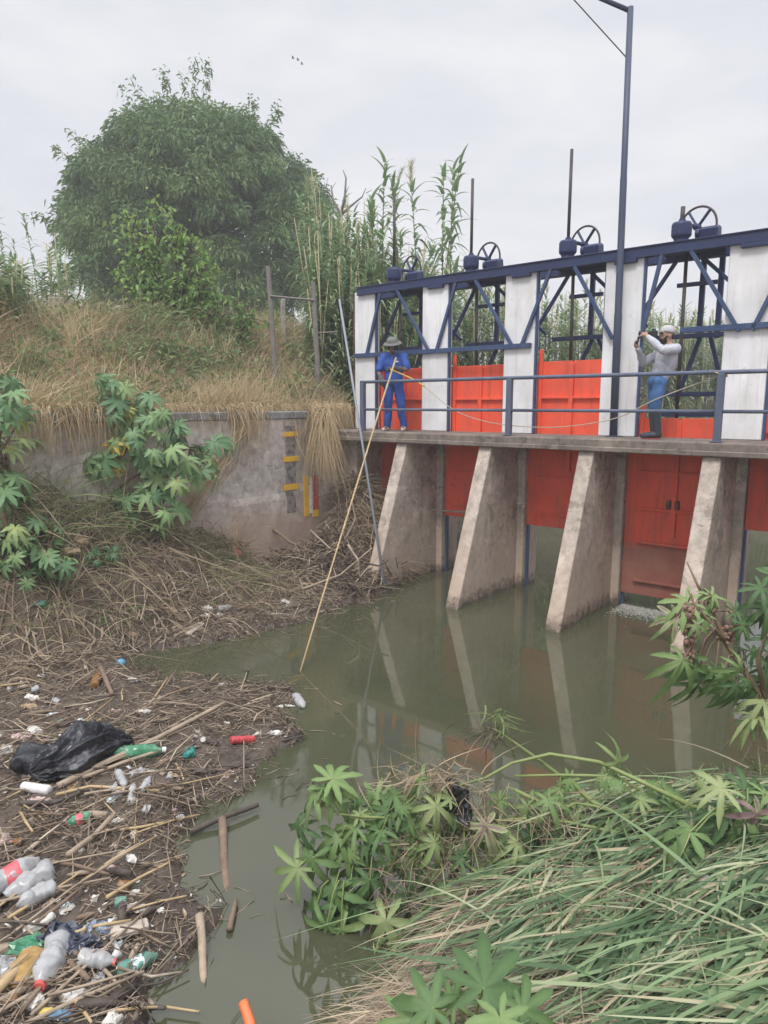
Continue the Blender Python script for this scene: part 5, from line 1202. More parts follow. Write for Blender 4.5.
# --- young tree with broad leaves in front of it
def sapling(base, tips, nl, label, name='young_tree', lsz=(.08, .16), tint=(.15, .95)):
    e = empty(name, base, label, 'tree'); mb = MB(); nodes = []
    for t_, b_ in tips:
        b_ = Vector(b_); t_ = Vector(t_); m_ = b_.lerp(t_, .5)+Vector((random.uniform(-.1, .1), 0, .1)); mb.tube([b_, m_, t_], [.035, .022, .008], 7)
        for s_ in np.linspace(.25, 1, 16): nodes.append(b_.lerp(m_, s_*2) if s_ < .5 else m_.lerp(t_, s_*2-1))
    tw = []
    for nd in list(nodes):
        for j in range(3):
            q = nd+Vector((random.gauss(0, .20), random.gauss(0, .22), random.gauss(.08, .2))); mb.tube([nd, q], [.009, .004], 4, False); tw.append((nd, q))
    mb.build('trunk', M['bark'], e, True)
    Ps = []; D = []; T = []
    for i in range(nl):
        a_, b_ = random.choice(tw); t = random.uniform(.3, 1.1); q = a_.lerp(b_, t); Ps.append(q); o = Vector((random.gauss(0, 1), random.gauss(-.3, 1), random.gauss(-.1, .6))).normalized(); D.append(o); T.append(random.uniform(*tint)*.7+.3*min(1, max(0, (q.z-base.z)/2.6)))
    k = nl; V, F, TT = strips(np.array(Ps), np.array(D), np.stack([np.zeros(k), np.zeros(k), -rng.uniform(.2, .7, k)], -1), rng.uniform(*lsz, k), rng.uniform(lsz[0]*.5, lsz[1]*.55, k), 3, np.array(T), belly=1.0)
    link('crown', np_mesh('crown', V, F, M['leaf_sap'], TT), e); return e
SY = 15.6
sp_ = lambda x, y, d=0: at_dist(x, y, SY+d)
b1 = sp_(170, 335); b2 = sp_(153, 338)
sapling(b1, [(sp_(125, 212), b1), (sp_(155, 208), b2), (sp_(195, 240), b1), (sp_(218, 268), b1), (sp_(178, 225), b1), (sp_(138, 250), b2), (sp_(160, 250), b2), (sp_(225, 300), sp_(172, 315)), (sp_(200, 290), sp_(172, 320)), (sp_(118, 275), sp_(153, 320)), (sp_(205, 262, .4), b1)], 2300,
        'young light green broad leaved tree standing before the big round tree')
# low round shrub right of it, on the bank
q = hit(235, 352); sapling(q, [(q+Vector((-.5, 0, .7)), q), (q+Vector((.4, 0, .75)), q), (q+Vector((.05, .2, .9)), q)], 380, 'low leafy green shrub in the dry grass right of the young tree', 'shrub', (.08, .15), (.1, .7))
# --- bare tree
bt = at_dist(340, 330, 19.5); e = empty('bare_tree', bt, 'leafless grey forked tree between the big tree and the reeds', 'tree'); mb = MB(); f7 = lambda x, y: at_dist(x, y, 19.5)
for pts, rr in [([(338,330),(337,280),(340,240),(341,215),(333,200),(331,185)], (.10,.02)), ([(341,215),(345,195),(346,178),(343,170)], (.045,.012)), ([(341,215),(352,205),(362,197),(366,188)], (.04,.01)), ([(333,200),(326,188),(328,178)], (.02,.008)), ([(340,240),(348,228),(351,220)], (.025,.008)), ([(338,258),(330,248),(327,240)], (.03,.01)), ([(366,193),(372,190)], (.012,.006)), ([(345,195),(349,186)], (.015,.006)), ([(337,280),(345,268),(350,262)], (.03, .01)), ([(331,190),(336,182)], (.012, .005))]:
    mb.tube([f7(*p_) for p_ in pts], list(np.linspace(rr[0], rr[1], len(pts))), 6)
mb.build('trunk', M['deadwood'], e, True)

# --- giant reeds
def reed_mesh(h, seed, plume=False, dens=13):
    R_ = np.random.default_rng(seed); r0 = random.Random(seed)
    bend = Vector((r0.uniform(-.5, .5), r0.uniform(-.3, .3), 0))*h*.14
    ax = [Vector((0, 0, 0)).lerp(Vector((0, 0, h)), t) + bend*t*t for t in np.linspace(0, 1, 9)]
    mb = MB(); mb.tint = .45; mb.tube(ax, list(np.linspace(.022, .006, 9)), 6)
    nl = int(h*dens); t = np.linspace(.12, .985, nl); P = np.array([[0, 0, h*a]+np.array(bend)*a*a for a in t])
    an = np.arange(nl)*PI + R_.normal(0, .8, nl); el = np.interp(t, [0, .7, 1], [.7, 1.0, 2.2])
    d0 = norm(np.stack([np.cos(an), np.sin(an), el], -1)); d1 = np.stack([np.cos(an)*.35, np.sin(an)*.35, -R_.uniform(.5, 1.5, nl)], -1)
    d1[:, 2] *= np.interp(t, [0, .85, 1], [1, .9, .25])
    L = np.interp(t, [0, .2, .7, 1], [.35, .55, .50, .34])*R_.uniform(.75, 1.15, nl)
    tint = np.clip(np.interp(t, [0, .3, 1], [.95, .55, .4])+R_.normal(0, .15, nl), 0, 1)
    V, F, T = strips(P, d0, d1, L, R_.uniform(.05, .085, nl), 5, tint, np.stack([-np.sin(an), np.cos(an), np.zeros(nl)], -1))
    if plume:
        k = 90; tt = R_.random(k); P2 = np.array([[0, 0, h*.97+.5*a]+np.array(bend) for a in tt]); d = norm(np.stack([R_.normal(0, .35, k), R_.normal(0, .35, k), np.ones(k)], -1))
        S = strips(P2, d, R_.normal(0, .2, (k, 3)), R_.uniform(.1, .22, k), R_.uniform(.008, .015, k), 3, R_.uniform(.85, 1, k)); V, F, T = join([(V, F, T), S])
    return mb.mesh('reed_stem', M['reedstem'], True), np_mesh('reed_leaves', V, F, M['reed'], T), (V, F, T), ax
RM = [reed_mesh(4.6, 21), reed_mesh(4.2, 22), reed_mesh(4.9, 23), reed_mesh(4.4, 24, True), reed_mesh(3.4, 25)]
RH = [4.6, 4.2, 4.9, 4.4, 3.4]
def reed(px, ytop, d, kind, label, group=None, lean=(0, 0)):
    base = at_dist(px, 400, d); base.z = gz(base.x, base.y); top = at_dist(px, ytop, d)
    s_ = (top.z-base.z)/RH[kind]
    e = empty('giant_reed', base, label, 'reed', group)
    rz_ = random.uniform(0, 6.28)
    for nm, me in (('stem', RM[kind][0]), ('leaves', RM[kind][1])):
        o = bpy.data.objects.new(nm, me); COL.objects.link(o); o.parent = e; o.rotation_euler = (lean[0], lean[1], rz_); o.scale = (min(s_, 1.45), min(s_, 1.45), s_)
for px, yt, d, kd, lb, ln in [(384,160,17.2,0,'tall reed with drooping tip, left of the first hoist rod',(0,.06)), (402,183,17.5,1,'slim tall reed just right of the first hoist rod',(0,0)), (374,200,16.8,4,'shorter leafy reed left of the tall reeds by the first hoist rod',(0,-.05)),
                           (421,180,17.6,3,'thin upright reed midway between the first two hoist rods',(0,.03)), (434,163,17.0,2,'thick leafy tall reed close left of the second hoist rod',(0,.02)), (441,172,17.9,0,'second of two tall reeds close left of the second hoist rod',(0,0)),
                           (448,148,17.0,1,'tallest reed, arching right across the second hoist rod',(0,.07)), (446,265,16.5,4,'short reed tip right beneath the second hoist gearbox',(0,.02)), (358,262,16.3,4,'short leafy reed behind the upper end of the leaning pipe',(0,-.04)), (326,250,17.0,1,'leafy reed beside the fence post, left of the bare tree',(0,-.05)),
                           (17,210,18.0,3,'tall feathery reed near the left edge of the sky',(0,0)), (47,215,18.5,1,'dark plumed reed stem on the left bank crest',(0,0)), (28,240,17.5,0,'leafy reed between the two tall reeds at the left',(0,.05)), (6,235,17.5,4,'reed cut by the left photo edge on the bank crest',(0,-.05)), (70,250,18.2,4,'thin reed left of the big tree crown',(0,.05)), (100,262,16.6,4,'bent reed in front of the lower left of the big tree',(0,.1))]:
    reed(px, yt, d, kd, lb, None, ln)
# the reed bed itself, one mass: on the bank behind the weir and upstream
def reed_bed(spots, name):
    pts = []
    for x, y, h, kd in spots:
        V, F, T = RM[kd][2]; s_ = h/RH[kd]; a = rng.uniform(0, 6.28); c_, n2 = math.cos(a), math.sin(a); W = V*np.array([1, 1, s_]); W = np.stack([W[:, 0]*c_-W[:, 1]*n2, W[:, 0]*n2+W[:, 1]*c_, W[:, 2]], -1)
        lx, ly = rng.normal(0, .09), rng.normal(0, .09); W[:, 0] += lx*W[:, 2]; W[:, 1] += ly*W[:, 2]
        pts.append((W+np.array([x, y, gz(x, y)-.1]), F, np.clip(T+rng.normal(0, .12), 0, 1)))
        st = twigs(np.array([[x+lx*h/2, y+ly*h/2, gz(x, y)+h/2]]), np.array([[lx, ly, 1.0]]), np.array([h]), np.array([.018]), np.array([.95]), bend=.01); pts.append(st)
    return stuff(name, pts, M['reed'])
sp = []
for i in range(230):
    px = random.uniform(318, 440); d = random.uniform(15.6, 19.0); p_ = at_dist(px, 400, d)
    if to_uv(p_.x, p_.y)[0] > -1.0 and to_uv(p_.x, p_.y)[1] > -1.5: continue
    sp.append((p_.x, p_.y, random.uniform(2.0, 3.6), random.choice((0, 1, 2, 4))))
reed_bed(sp, 'reed_bed')
sp = []
for i in range(620):      # upstream bank seen through the bays
    v = -random.uniform(3, 30); u = -1.5 - abs(random.gauss(0, 1.6)) - random.random()*.8
    if v > -9: u -= .3
    u += max(0, -v-7)*.30; p_ = uvw(u, v); sp.append((p_.x, p_.y, random.uniform(2.6, 4.2), random.choice((0, 1, 2, 3))))
for i in range(26):
    px = random.uniform(-25, 30); p_ = at_dist(px, 400, random.uniform(12.5, 15)); sp.append((p_.x, p_.y, random.uniform(.8, 1.5), 4))
for i in range(40):
    px = random.uniform(-20, 75); p_ = at_dist(px, 400, random.uniform(17, 20)); sp.append((p_.x, p_.y, random.uniform(1.2, 2.4), 4))
reed_bed(sp, 'upstream_reed_bed')
# low green and dry cover on the upstream bank
n_ = 16000
u, v, x, y = uvpts(n_, -6, 9, -34, -1.8); z = H(x, y); ok = z > .05; x, y, z, u, v = x[ok], y[ok], z[ok], u[ok], v[ok]; k = len(x); lean = rng.normal(0, .4, (k, 3)); lean[:, 2] = 0
d0 = norm(np.stack([lean[:, 0], lean[:, 1], np.ones(k)], -1)); d1 = lean*.8; d1[:, 2] = -rng.uniform(.2, .9, k)
stuff('upstream_grass', strips(np.stack([x, y, z-.03], -1), d0, d1, rng.uniform(.35, 1.0, k), rng.uniform(.012, .03, k), 4, np.clip(rng.normal(.62, .25, k), 0, 1)), M['green'])

# --- near bank: cut grass lying in swathes, straw beneath
def near_pts(n_, pxr, pyr):
    X, Y = [], []
    while len(X) < n_:
        p_ = on_plane(random.uniform(*pxr), random.uniform(*pyr)); X.append(p_.x); Y.append(p_.y)
    return np.array(X), np.array(Y)
def swathe(n_, pxr, pyr, ang, sa, L, w, tm, ts, lift, arch, mat_, fn=None, K=6):
    x, y = near_pts(n_, pxr, pyr); sd = sdist(x, y, NEAR); ok = sd > -.02
    if fn is not None: ok &= fn(x, y)
    x, y = x[ok], y[ok]; k = len(x); z = H(x, y)
    a = rng.normal(ang, sa, k) + .35*fbm(x, y, 1.5, 4)
    sl = -_n.x/_n.z*np.cos(a) - _n.y/_n.z*np.sin(a)
    d0 = np.stack([np.cos(a), np.sin(a), sl+rng.uniform(*arch, k)], -1)
    d1 = np.stack([rng.normal(0, .16, k), rng.normal(0, .16, k), -rng.uniform(arch[0], arch[1]*1.25, k)], -1)
    sd_ = norm(np.stack([-np.sin(a), np.cos(a), rng.normal(0, .45, k)], -1))
    return strips(np.stack([x, y, z+np.abs(rng.normal(0, lift, k))], -1), d0, d1, rng.uniform(*L, k), rng.uniform(*w, k), K, np.clip(rng.normal(tm, ts, k), 0, 1), sd_)
def left_low(x, y):      # towards the lower left the straw shows
    q = on_plane(470, 940); return (x-q.x)*.8 + (y-q.y)*.55 > rng.normal(.30, .22, len(x))
A0 = math.radians(206)
stuff('cut_grass', [swathe(1300, (380, 1000), (775, 1150), A0, .28, (.5, 1.1), (.018, .034), .40, .24, .05, (.02, .30), None, left_low), swathe(2400, (380, 1000), (775, 1150), A0, .34, (.35, 1.0), (.010, .022), .42, .26, .04, (.02, .30), None, left_low), swathe(1900, (380, 1000), (775, 1150), A0, .6, (.25, .7), (.007, .014), .55, .25, .035, (.02, .3), None, left_low), swathe(420, (420, 1000), (790, 1100), A0, .75, (.4, .95), (.010, .022), .66, .22, .06, (.2, .65), None, left_low),
      swathe(500, (380, 1000), (785, 1150), A0, .5, (.3, .8), (.012, .026), .95, .05, .05, (.03, .35), None, left_low), swathe(900, (400, 1000), (790, 1150), A0, .65, (.2, .7), (.006, .014), .93, .08, .05, (.05, .3), None, left_low)], M['blade'])
stuff('straw_litter', [swathe(7500, (300, 1000), (770, 1180), A0, .8, (.10, .40), (.002, .006), .5, .25, .02, (0, .15), None, None, 4), swathe(5200, (300, 640), (870, 1130), A0, .7, (.12, .45), (.002, .006), .62, .2, .035, (0, .3), None, None, 4)], M['straw'])
# weeds along the far edge of the near bank
x, y = near_pts(2600, (560, 1000), (752, 860)); sd = sdist(x, y, NEAR); ok = (sd > -.05) & (sd < .55); x, y = x[ok], y[ok]; k = len(x); z = H(x, y)
lean = rng.normal(0, .55, (k, 3)); lean[:, 2] = 0; d0 = norm(np.stack([lean[:, 0], lean[:, 1], np.ones(k)], -1)); d1 = lean*.6; d1[:, 2] = -rng.uniform(.2, .9, k)
stuff('edge_weeds', strips(np.stack([x, y, z], -1), d0, d1, rng.uniform(.05, .24, k), rng.uniform(.005, .014, k), 4, np.clip(rng.normal(.55, .25, k), 0, 1), belly=.6), M['green'])
# a few dead leaves and white scraps on the cut grass
for x, y, sz, key, lb in [(704, 891, .035, 'foamcrumb', 'white scrap of plastic lying flat on the cut grass'), (690, 917, .028, 'foamcrumb', 'small white scrap standing in straw right of the cut grass')]:
    p_ = on_plane(x, y); p_.z = gz(p_.x, p_.y)+.05; mb = MB(); mb.box(p_, (sz*1.4, sz*.7, .006), Matrix.Rotation(.5, 3, 'X') @ Matrix.Rotation(random.uniform(-.6, .6), 3, 'Z'), .002)
    mb.box(p_+Vector((sz*.3, .01, .006)), (sz*.8, sz*.4, .006), Matrix.Rotation(-.5, 3, 'Y') @ Matrix.Rotation(.6, 3, 'Z'), .002); tag(mb.build('plastic_scrap', M[key]), lb, 'scrap')
lf = MB()
for i, (x, y) in enumerate([(698, 900), (670, 882), (615, 868), (640, 885), (560, 945), (690, 962)]):
    p_ = on_plane(x, y); p_.z = gz(p_.x, p_.y)+.06; L_ = Leaves(); L_.add(p_, (random.gauss(0, .3), -.3, .9), (random.gauss(0, 1), random.gauss(0, 1), 0), .06, .2, 3)
    o = L_.build('dead_leaf', M['straw'], None); tag(o, 'curled brown dead leaf lying on the cut grass', 'leaf', 'dead leaves on the cut grass')

# broken water at the foot of the closed gate
k = 5200; u = rng.uniform(4.85, 6.15, k); v = -1.05+np.abs(rng.normal(0, .26, k)); x = PX0 + u*CU + v*SU; y = PY0 + u*SU - v*CU
P = np.stack([x, y, np.full(k, .006)+rng.uniform(0, .02, k)], -1); a = rng.uniform(0, 6.28, k)
M['froth'] = simple('river_froth', (.62, .62, .58), .4, .15, 30)
stuff('river_froth', strips(P, np.stack([np.cos(a), np.sin(a), rng.uniform(0, .25, k)], -1), np.stack([np.zeros(k), np.zeros(k), -rng.uniform(0, .3, k)], -1), rng.uniform(.008, .05, k), rng.uniform(.002, .007, k), 3, None, belly=1.0), M['froth'])
# ------------------------------------------------------------------ rubbish on the floating mat
def plastic(name, c, trans=.55, rough=.25):
    m, nt, b = new_mat(name); p = wpos(nt); n1 = noise(nt, 14, 6, .65, p)
    r = ramp(nt, [(.35, [x*.75 for x in c]), (.6, c)], n1.outputs[0]); dirt = ramp(nt, [(.52, (0,)*3), (.68, (.7,)*3)], noise(nt, 9, 7, .7, p).outputs[0])
    nt.links.new(mix(nt, dirt.outputs[0], r.outputs[0], (.38, .32, .27)), b.inputs['Base Color'])
    b.inputs['Roughness'].default_value = rough; b.inputs['IOR'].default_value = 1.35
    t = math_(nt, 'MULTIPLY', math_(nt, 'SUBTRACT', 1.0, dirt.outputs[0]), trans); nt.links.new(t, b.inputs['Transmission Weight'])
    bump(nt, b, n1.outputs[0], .25, .01); return m
M['pet'] = plastic('clear_plastic', (.66, .67, .69), .42, .2); M['petgreen'] = plastic('green_plastic', (.16, .58, .34), .6, .18); M['petteal'] = plastic('teal_plastic', (.26, .58, .48), .55, .18)
M['capred'] = simple('red_cap_plastic', (.60, .10, .09), .45, .2, 30); M['capblue'] = simple('blue_plastic', (.10, .32, .50), .4, .2, 25)
M['redplastic'] = simple('red_plastic', (.50, .06, .07), .4, .3, 18); M['labelred'] = simple('red_wrapper', (.62, .12, .14), .5, .3, 20); M['labelwhite'] = simple('pale_wrapper', (.60, .68, .68), .5, .2, 20)
M['foam'] = simple('dirty_foam', (.58, .56, .52), .85, .3, 16, bs=.5); M['tanfoam'] = simple('tan_foam', (.36, .27, .17), .9, .35, 16, bs=.6); M['paleboard'] = simple('pale_board', (.48, .41, .35), .8, .2, 14, bs=.3)
M['ochre'] = simple('ochre_sponge', (.36, .23, .085), .9, .35, 22, bs=.7); M['teal'] = plastic('teal_lid', (.05, .38, .34), .2); M['orange'] = simple('orange_plastic', (.65, .17, .06), .5, .25, 12)
M['navybag'] = simple('dark_sachet', (.045, .055, .085), .3, .5, 20, bs=.4); M['bluesachet'] = simple('blue_grey_sachet', (.24, .29, .38), .3, .5, 18, bs=.4); M['yellowwrap'] = simple('yellow_wrapper', (.62, .48, .12), .4, .3, 18); M['bluewrap'] = simple('blue_wrapper', (.12, .22, .33), .4, .4, 18)
M['brick'] = simple('broken_brick', (.40, .15, .10), .9, .3, 22, bs=.5); M['amber'] = plastic('amber_plastic', (.35, .18, .07), .3); M['pinkfoam'] = simple('pinkish_foam', (.50, .38, .35), .85, .25, 16, bs=.4); M['tin'] = simple('dull_tin', (.45, .45, .46), .4, .3, 18, .6)
M['wood1'] = simple('pale_driftwood', (.34, .27, .20), .85, .35, 9, bs=.4); M['wood2'] = simple('brown_driftwood', (.19, .135, .095), .88, .4, 9, bs=.5); M['wood3'] = simple('dark_wet_wood', (.075, .058, .048), .7, .4, 9, bs=.5)
m, nt, b = new_mat('black_bag_film'); M['bag'] = m
p = wpos(nt); n1 = noise(nt, 5, 6, .6, wpos(nt, (1, 2.4, 1)), 1.2)
nt.links.new(ramp(nt, [(.3, (.008, .009, .013)), (.7, (.022, .024, .034))], n1.outputs[0]).outputs[0], b.inputs['Base Color']); b.inputs['Roughness'].default_value = .33; b.inputs['Specular IOR Level'].default_value = .6
bump(nt, b, n1.outputs[0], .6, .04)
def gpt(x, y, lift): p_ = hit(x, y); return p_ + Vector((0, 0, lift))
BOT = [(.55, 0), (.92, .02), (1, .05), (1, .22), (.94, .25), (1, .28), (1, .36), (.93, .39), (1, .42), (1, .52), (.93, .55), (1, .60), (.98, .68), (.80, .78), (.52, .87), (.34, .92), (.33, .955)]
def bottle(xa, ya, xb, yb, R_, mat_, label, cap=None, band=None, cr=.2, group=None, lift=None, name='plastic_bottle', cat='bottle', prof=BOT):
    a = gpt(xa, ya, R_*.75 if lift is None else lift); b_ = gpt(xb, yb, R_*.75 if lift is None else lift); d = b_-a; L = d.length
    e = empty(name, (a+b_)/2, label, cat, group)
    mb = MB(); mb.lathe(prof_fine(prof, R_, L), a, d, 22); mb.v = crumple(crumple(mb.v, R_*cr, 1.1/R_, xa), R_*cr*.18, 3.1/R_, ya); mb.build('bottle_body', M[mat_], e, True)
    if cap: mb = MB(); mb.lathe([(R_*.40, L*.935), (R_*.42, L*.945), (R_*.42, L*1.0), (R_*.36, L*1.01)], a, d, 14); mb.build('cap', M[cap], e)
    if band: mb = MB(); mb.lathe([(R_*1.03, L*.30), (R_*1.045, L*.31), (R_*1.045, L*.56), (R_*1.03, L*.57)], a, d, 18); mb.v = crumple(mb.v, R_*cr, 1.1/R_, xa); mb.build('label_band', M[band], e, True)
    return e
def prof_fine(prof, R_, L):
    out = []
    for (r0, h0), (r1, h1) in zip(prof[:-1], prof[1:]):
        k = max(1, int((h1-h0)/.045))
        for j in range(k): t = j/k; out.append(((r0+(r1-r0)*t)*R_, (h0+(h1-h0)*t)*L))
    out.append((prof[-1][0]*R_, prof[-1][1]*L)); return out
CAN = [(.75, 0), (.95, .03), (1, .07), (1, .30), (.96, .32), (1, .34), (1, .62), (.96, .64), (1, .66), (1, .92), (.92, .97), (.80, 1.0)]
def lump(x, y, r, sc, mat_, label, cat, name, amp=.35, fr=2.2, group=None, rot=0.0, lift=.6):
    c = gpt(x, y, r*sc[2]*lift); mb = MB(); mb.ball((0, 0, 0), r, 4, sc, Matrix.Rotation(rot, 3, 'Z')); mb.v = [Vector(p_)+c for p_ in crumple(crumple(mb.v, r*amp, fr/r*.6, x+y), r*amp*.5, fr/r*1.9, x)]
    o = mb.build(name, M[mat_], None, amp < .3); return tag(o, label, cat, group)
def slab(xa, ya, xb, yb, w_, h_, mat_, label, cat, name, group=None):
    a = gpt(xa, ya, h_*.6); b_ = gpt(xb, yb, h_*.6+.01); mb = MB(); mb.bar(a, b_, w_, h_, (0, 0, 1), min(w_, h_)*.22); bm = bmesh.new()
    vs = [bm.verts.new(v_) for v_ in mb.v]; [bm.faces.new([vs[i] for i in f_]) for f_ in mb.f]; bmesh.ops.subdivide_edges(bm, edges=bm.edges[:], cuts=3, use_grid_fill=True); bm.verts.index_update()
    mb2 = MB(); mb2.add(crumple([v_.co for v_ in bm.verts], min(w_, h_)*.25, 30, xa), [[v_.index for v_ in f_.verts] for f_ in bm.faces]); bm.free(); return tag(mb2.build(name, M[mat_]), label, cat, group)

# black rubbish bag: puckered film, folds running out from the tied neck
def bag():
    c = hit(84, 762); e = empty('rubbish_bag', c, 'crumpled black plastic rubbish bag lying on the floating debris', 'bag')
    bm = bmesh.new(); bmesh.ops.create_icosphere(bm, subdivisions=6, radius=1.0)
    ax = (gpt(140, 746, 0)-gpt(40, 772, 0)); L = ax.length; ax.normalize(); sy = Vector((0, 0, 1)).cross(ax)
    for v_ in bm.verts:
        q = v_.co.copy(); t = q.x; rad = math.hypot(q.y, q.z); th = math.atan2(q.z, q.y)
        prof = np.interp(t, [-1, -.75, -.55, -.35, 0, .3, .55, .8, 1], [.5, .78, .62, .95, 1.12, 1.0, .78, .72, .4])
        wv = th*11+t*3+2.5*mnoise.noise(Vector((t*2, th, 0))); fold = .11*(1-2*abs(math.sin(wv*.5))) + .20*mnoise.noise(q*2.4) + .13*(.5-abs(mnoise.noise(q*5))) + .07*(.4-abs(mnoise.noise(q*11)))
        if t > .25 or t < -.5: fold *= 1.5
        y_ = q.y*(prof+fold)*L*.27; z_ = (q.z*(prof+fold)*L*.29)*(1.0 if q.z > 0 else .5)
        bend_ = .10*L*math.sin(t*2.2)
        v_.co = c + ax*(t*L*.52) + sy*(y_+bend_*.6) + Vector((0, 0, max(z_, -.06)+.05))
    bm.verts.index_update(); mb = MB(); mb.add([v_.co for v_ in bm.verts], [[v_.index for v_ in f_.verts] for f_ in bm.faces]); bm.free(); mb.build('bag_film', M['bag'], e, True)
    q = gpt(38, 774, .10); mb = MB(); mb.ball((0, 0, 0), .17, 4, (1.2, .8, .6)); mb.v = [Vector(v_)+q for v_ in crumple(mb.v, .09, 9, 2)]; mb.build('tied_end', M['bag'], e, True)
bag()
bottle(112, 760, 166, 755, .062, 'petgreen', 'green plastic bottle with white cap right of the black bag', 'capwhite', None, .3)
bottle(231, 744, 254, 742, .036, 'redplastic', 'ribbed red plastic bottle at the outer tip of the debris', None, None, .12, prof=CAN)
lump(189, 754, .055, (1, 1, .6), 'teal', 'crumpled round teal cup right of the green bottle', 'cup', 'plastic_cup', .5)
bottle(23, 790, 50, 794, .040, 'capwhite', 'white tin lying left below the black bag', None, None, .06, name='tin_can', cat='can', prof=CAN)
lump(76, 789, .055, (1.2, .8, .35), 'ochre', 'flat yellowish clod under the dark branch by the white tin', 'clod', 'clod', .3)
bottle(58, 789, 67, 785, .028, 'tin', 'small open tin ring end beside the dark branch', None, None, .05, name='tin_can', cat='can', prof=CAN)
for xa, ya, xb, yb, R_, ln in [(118, 775, 126, 792, .034, 'small clear bottle, upper left of the bottle heap right of the white tin'), (130, 778, 146, 772, .030, 'small clear bottle, uppermost in the bottle heap'), (131, 806, 134, 785, .032, 'small clear bottle standing lowest in the bottle heap'), (113, 800, 125, 797, .030, 'small clear bottle at the left foot of the bottle heap'), (141, 795, 151, 780, .030, 'small clear bottle at the right side of the bottle heap')]:
    bottle(xa, ya, xb, yb, R_, 'pet', ln, None, None, .35, 'small clear bottles in a heap')
bottle(90, 820, 66, 828, .040, 'petgreen', 'green and pink plastic bottle among twigs below the tin', 'capred', 'labelred', .25)
bottle(-8, 896, 40, 868, .075, 'pet', 'large clear bottle with a torn red wrapper at the left edge', None, 'labelred', .3)
bottle(55, 878, 4, 905, .070, 'pet', 'long clear crushed bottle below the one with red wrapper', None, None, .35)
bottle(54, 892, 16, 915, .055, 'pet', 'greyish clear bottle half sunk under the long crushed bottle', None, None, .35)
slab(24, 937, 55, 921, .05, .045, 'foam', 'crushed white foam stick left of the dark sachets', 'foam piece', 'foam_piece')
slab(110, 939, 149, 931, .085, .05, 'paleboard', 'pale rectangular foam block above the white cup', 'block', 'foam_block')
bottle(113, 948, 117, 962, .032, 'capwhite', 'small white cup lying beside the red capped clear bottle', None, None, .05, name='plastic_cup', cat='cup', prof=[(.7, 0), (.72, .02), (.95, .95), (1, 1.0)])
bottle(79, 963, 116, 969, .050, 'pet', 'clear bottle with red cap pointing right, below the white cup', 'capred', None, .2)
bottle(118, 979, 160, 961, .042, 'petteal', 'sea green bottle with pale band, lower right on the debris', None, 'labelwhite', .15)
lump(30, 954, .10, (1.5, .7, .4), 'petgreen', 'flattened bright green bottle above the ochre sponge', 'bottle', 'plastic_bottle', .55, 2.4)
bottle(62, 950, 40, 998, .080, 'pet', 'big clear bottle with red cap beside the ochre sponge', 'capred', None, .22)
lump(28, 976, .105, (.85, 1.25, .6), 'ochre', 'ochre brown rounded sponge at the lower left', 'sponge', 'sponge', .22, 1.2)
lump(63, 942, .10, (1.3, .8, .5), 'navybag', 'crumpled dark plastic sachet above the big clear bottle', 'sachet', 'plastic_sachet', .7, 2.6)
lump(82, 950, .07, (1.3, .8, .5), 'navybag', 'smaller dark sachet stuck between the blue grey one and branch', 'sachet', 'plastic_sachet', .7, 2.6)
lump(94, 936, .075, (1.3, .9, .4), 'bluesachet', 'blue grey foil sachet left of the pale foam block', 'sachet', 'plastic_sachet', .6, 2.6)
slab(47, 1018, 72, 1020, .05, .03, 'bluewrap', 'blue wrapper at the very bottom left', 'wrapper', 'wrapper'); slab(40, 1017, 52, 1019, .05, .034, 'yellowwrap', 'yellow wrapper end at the very bottom left', 'wrapper', 'wrapper')
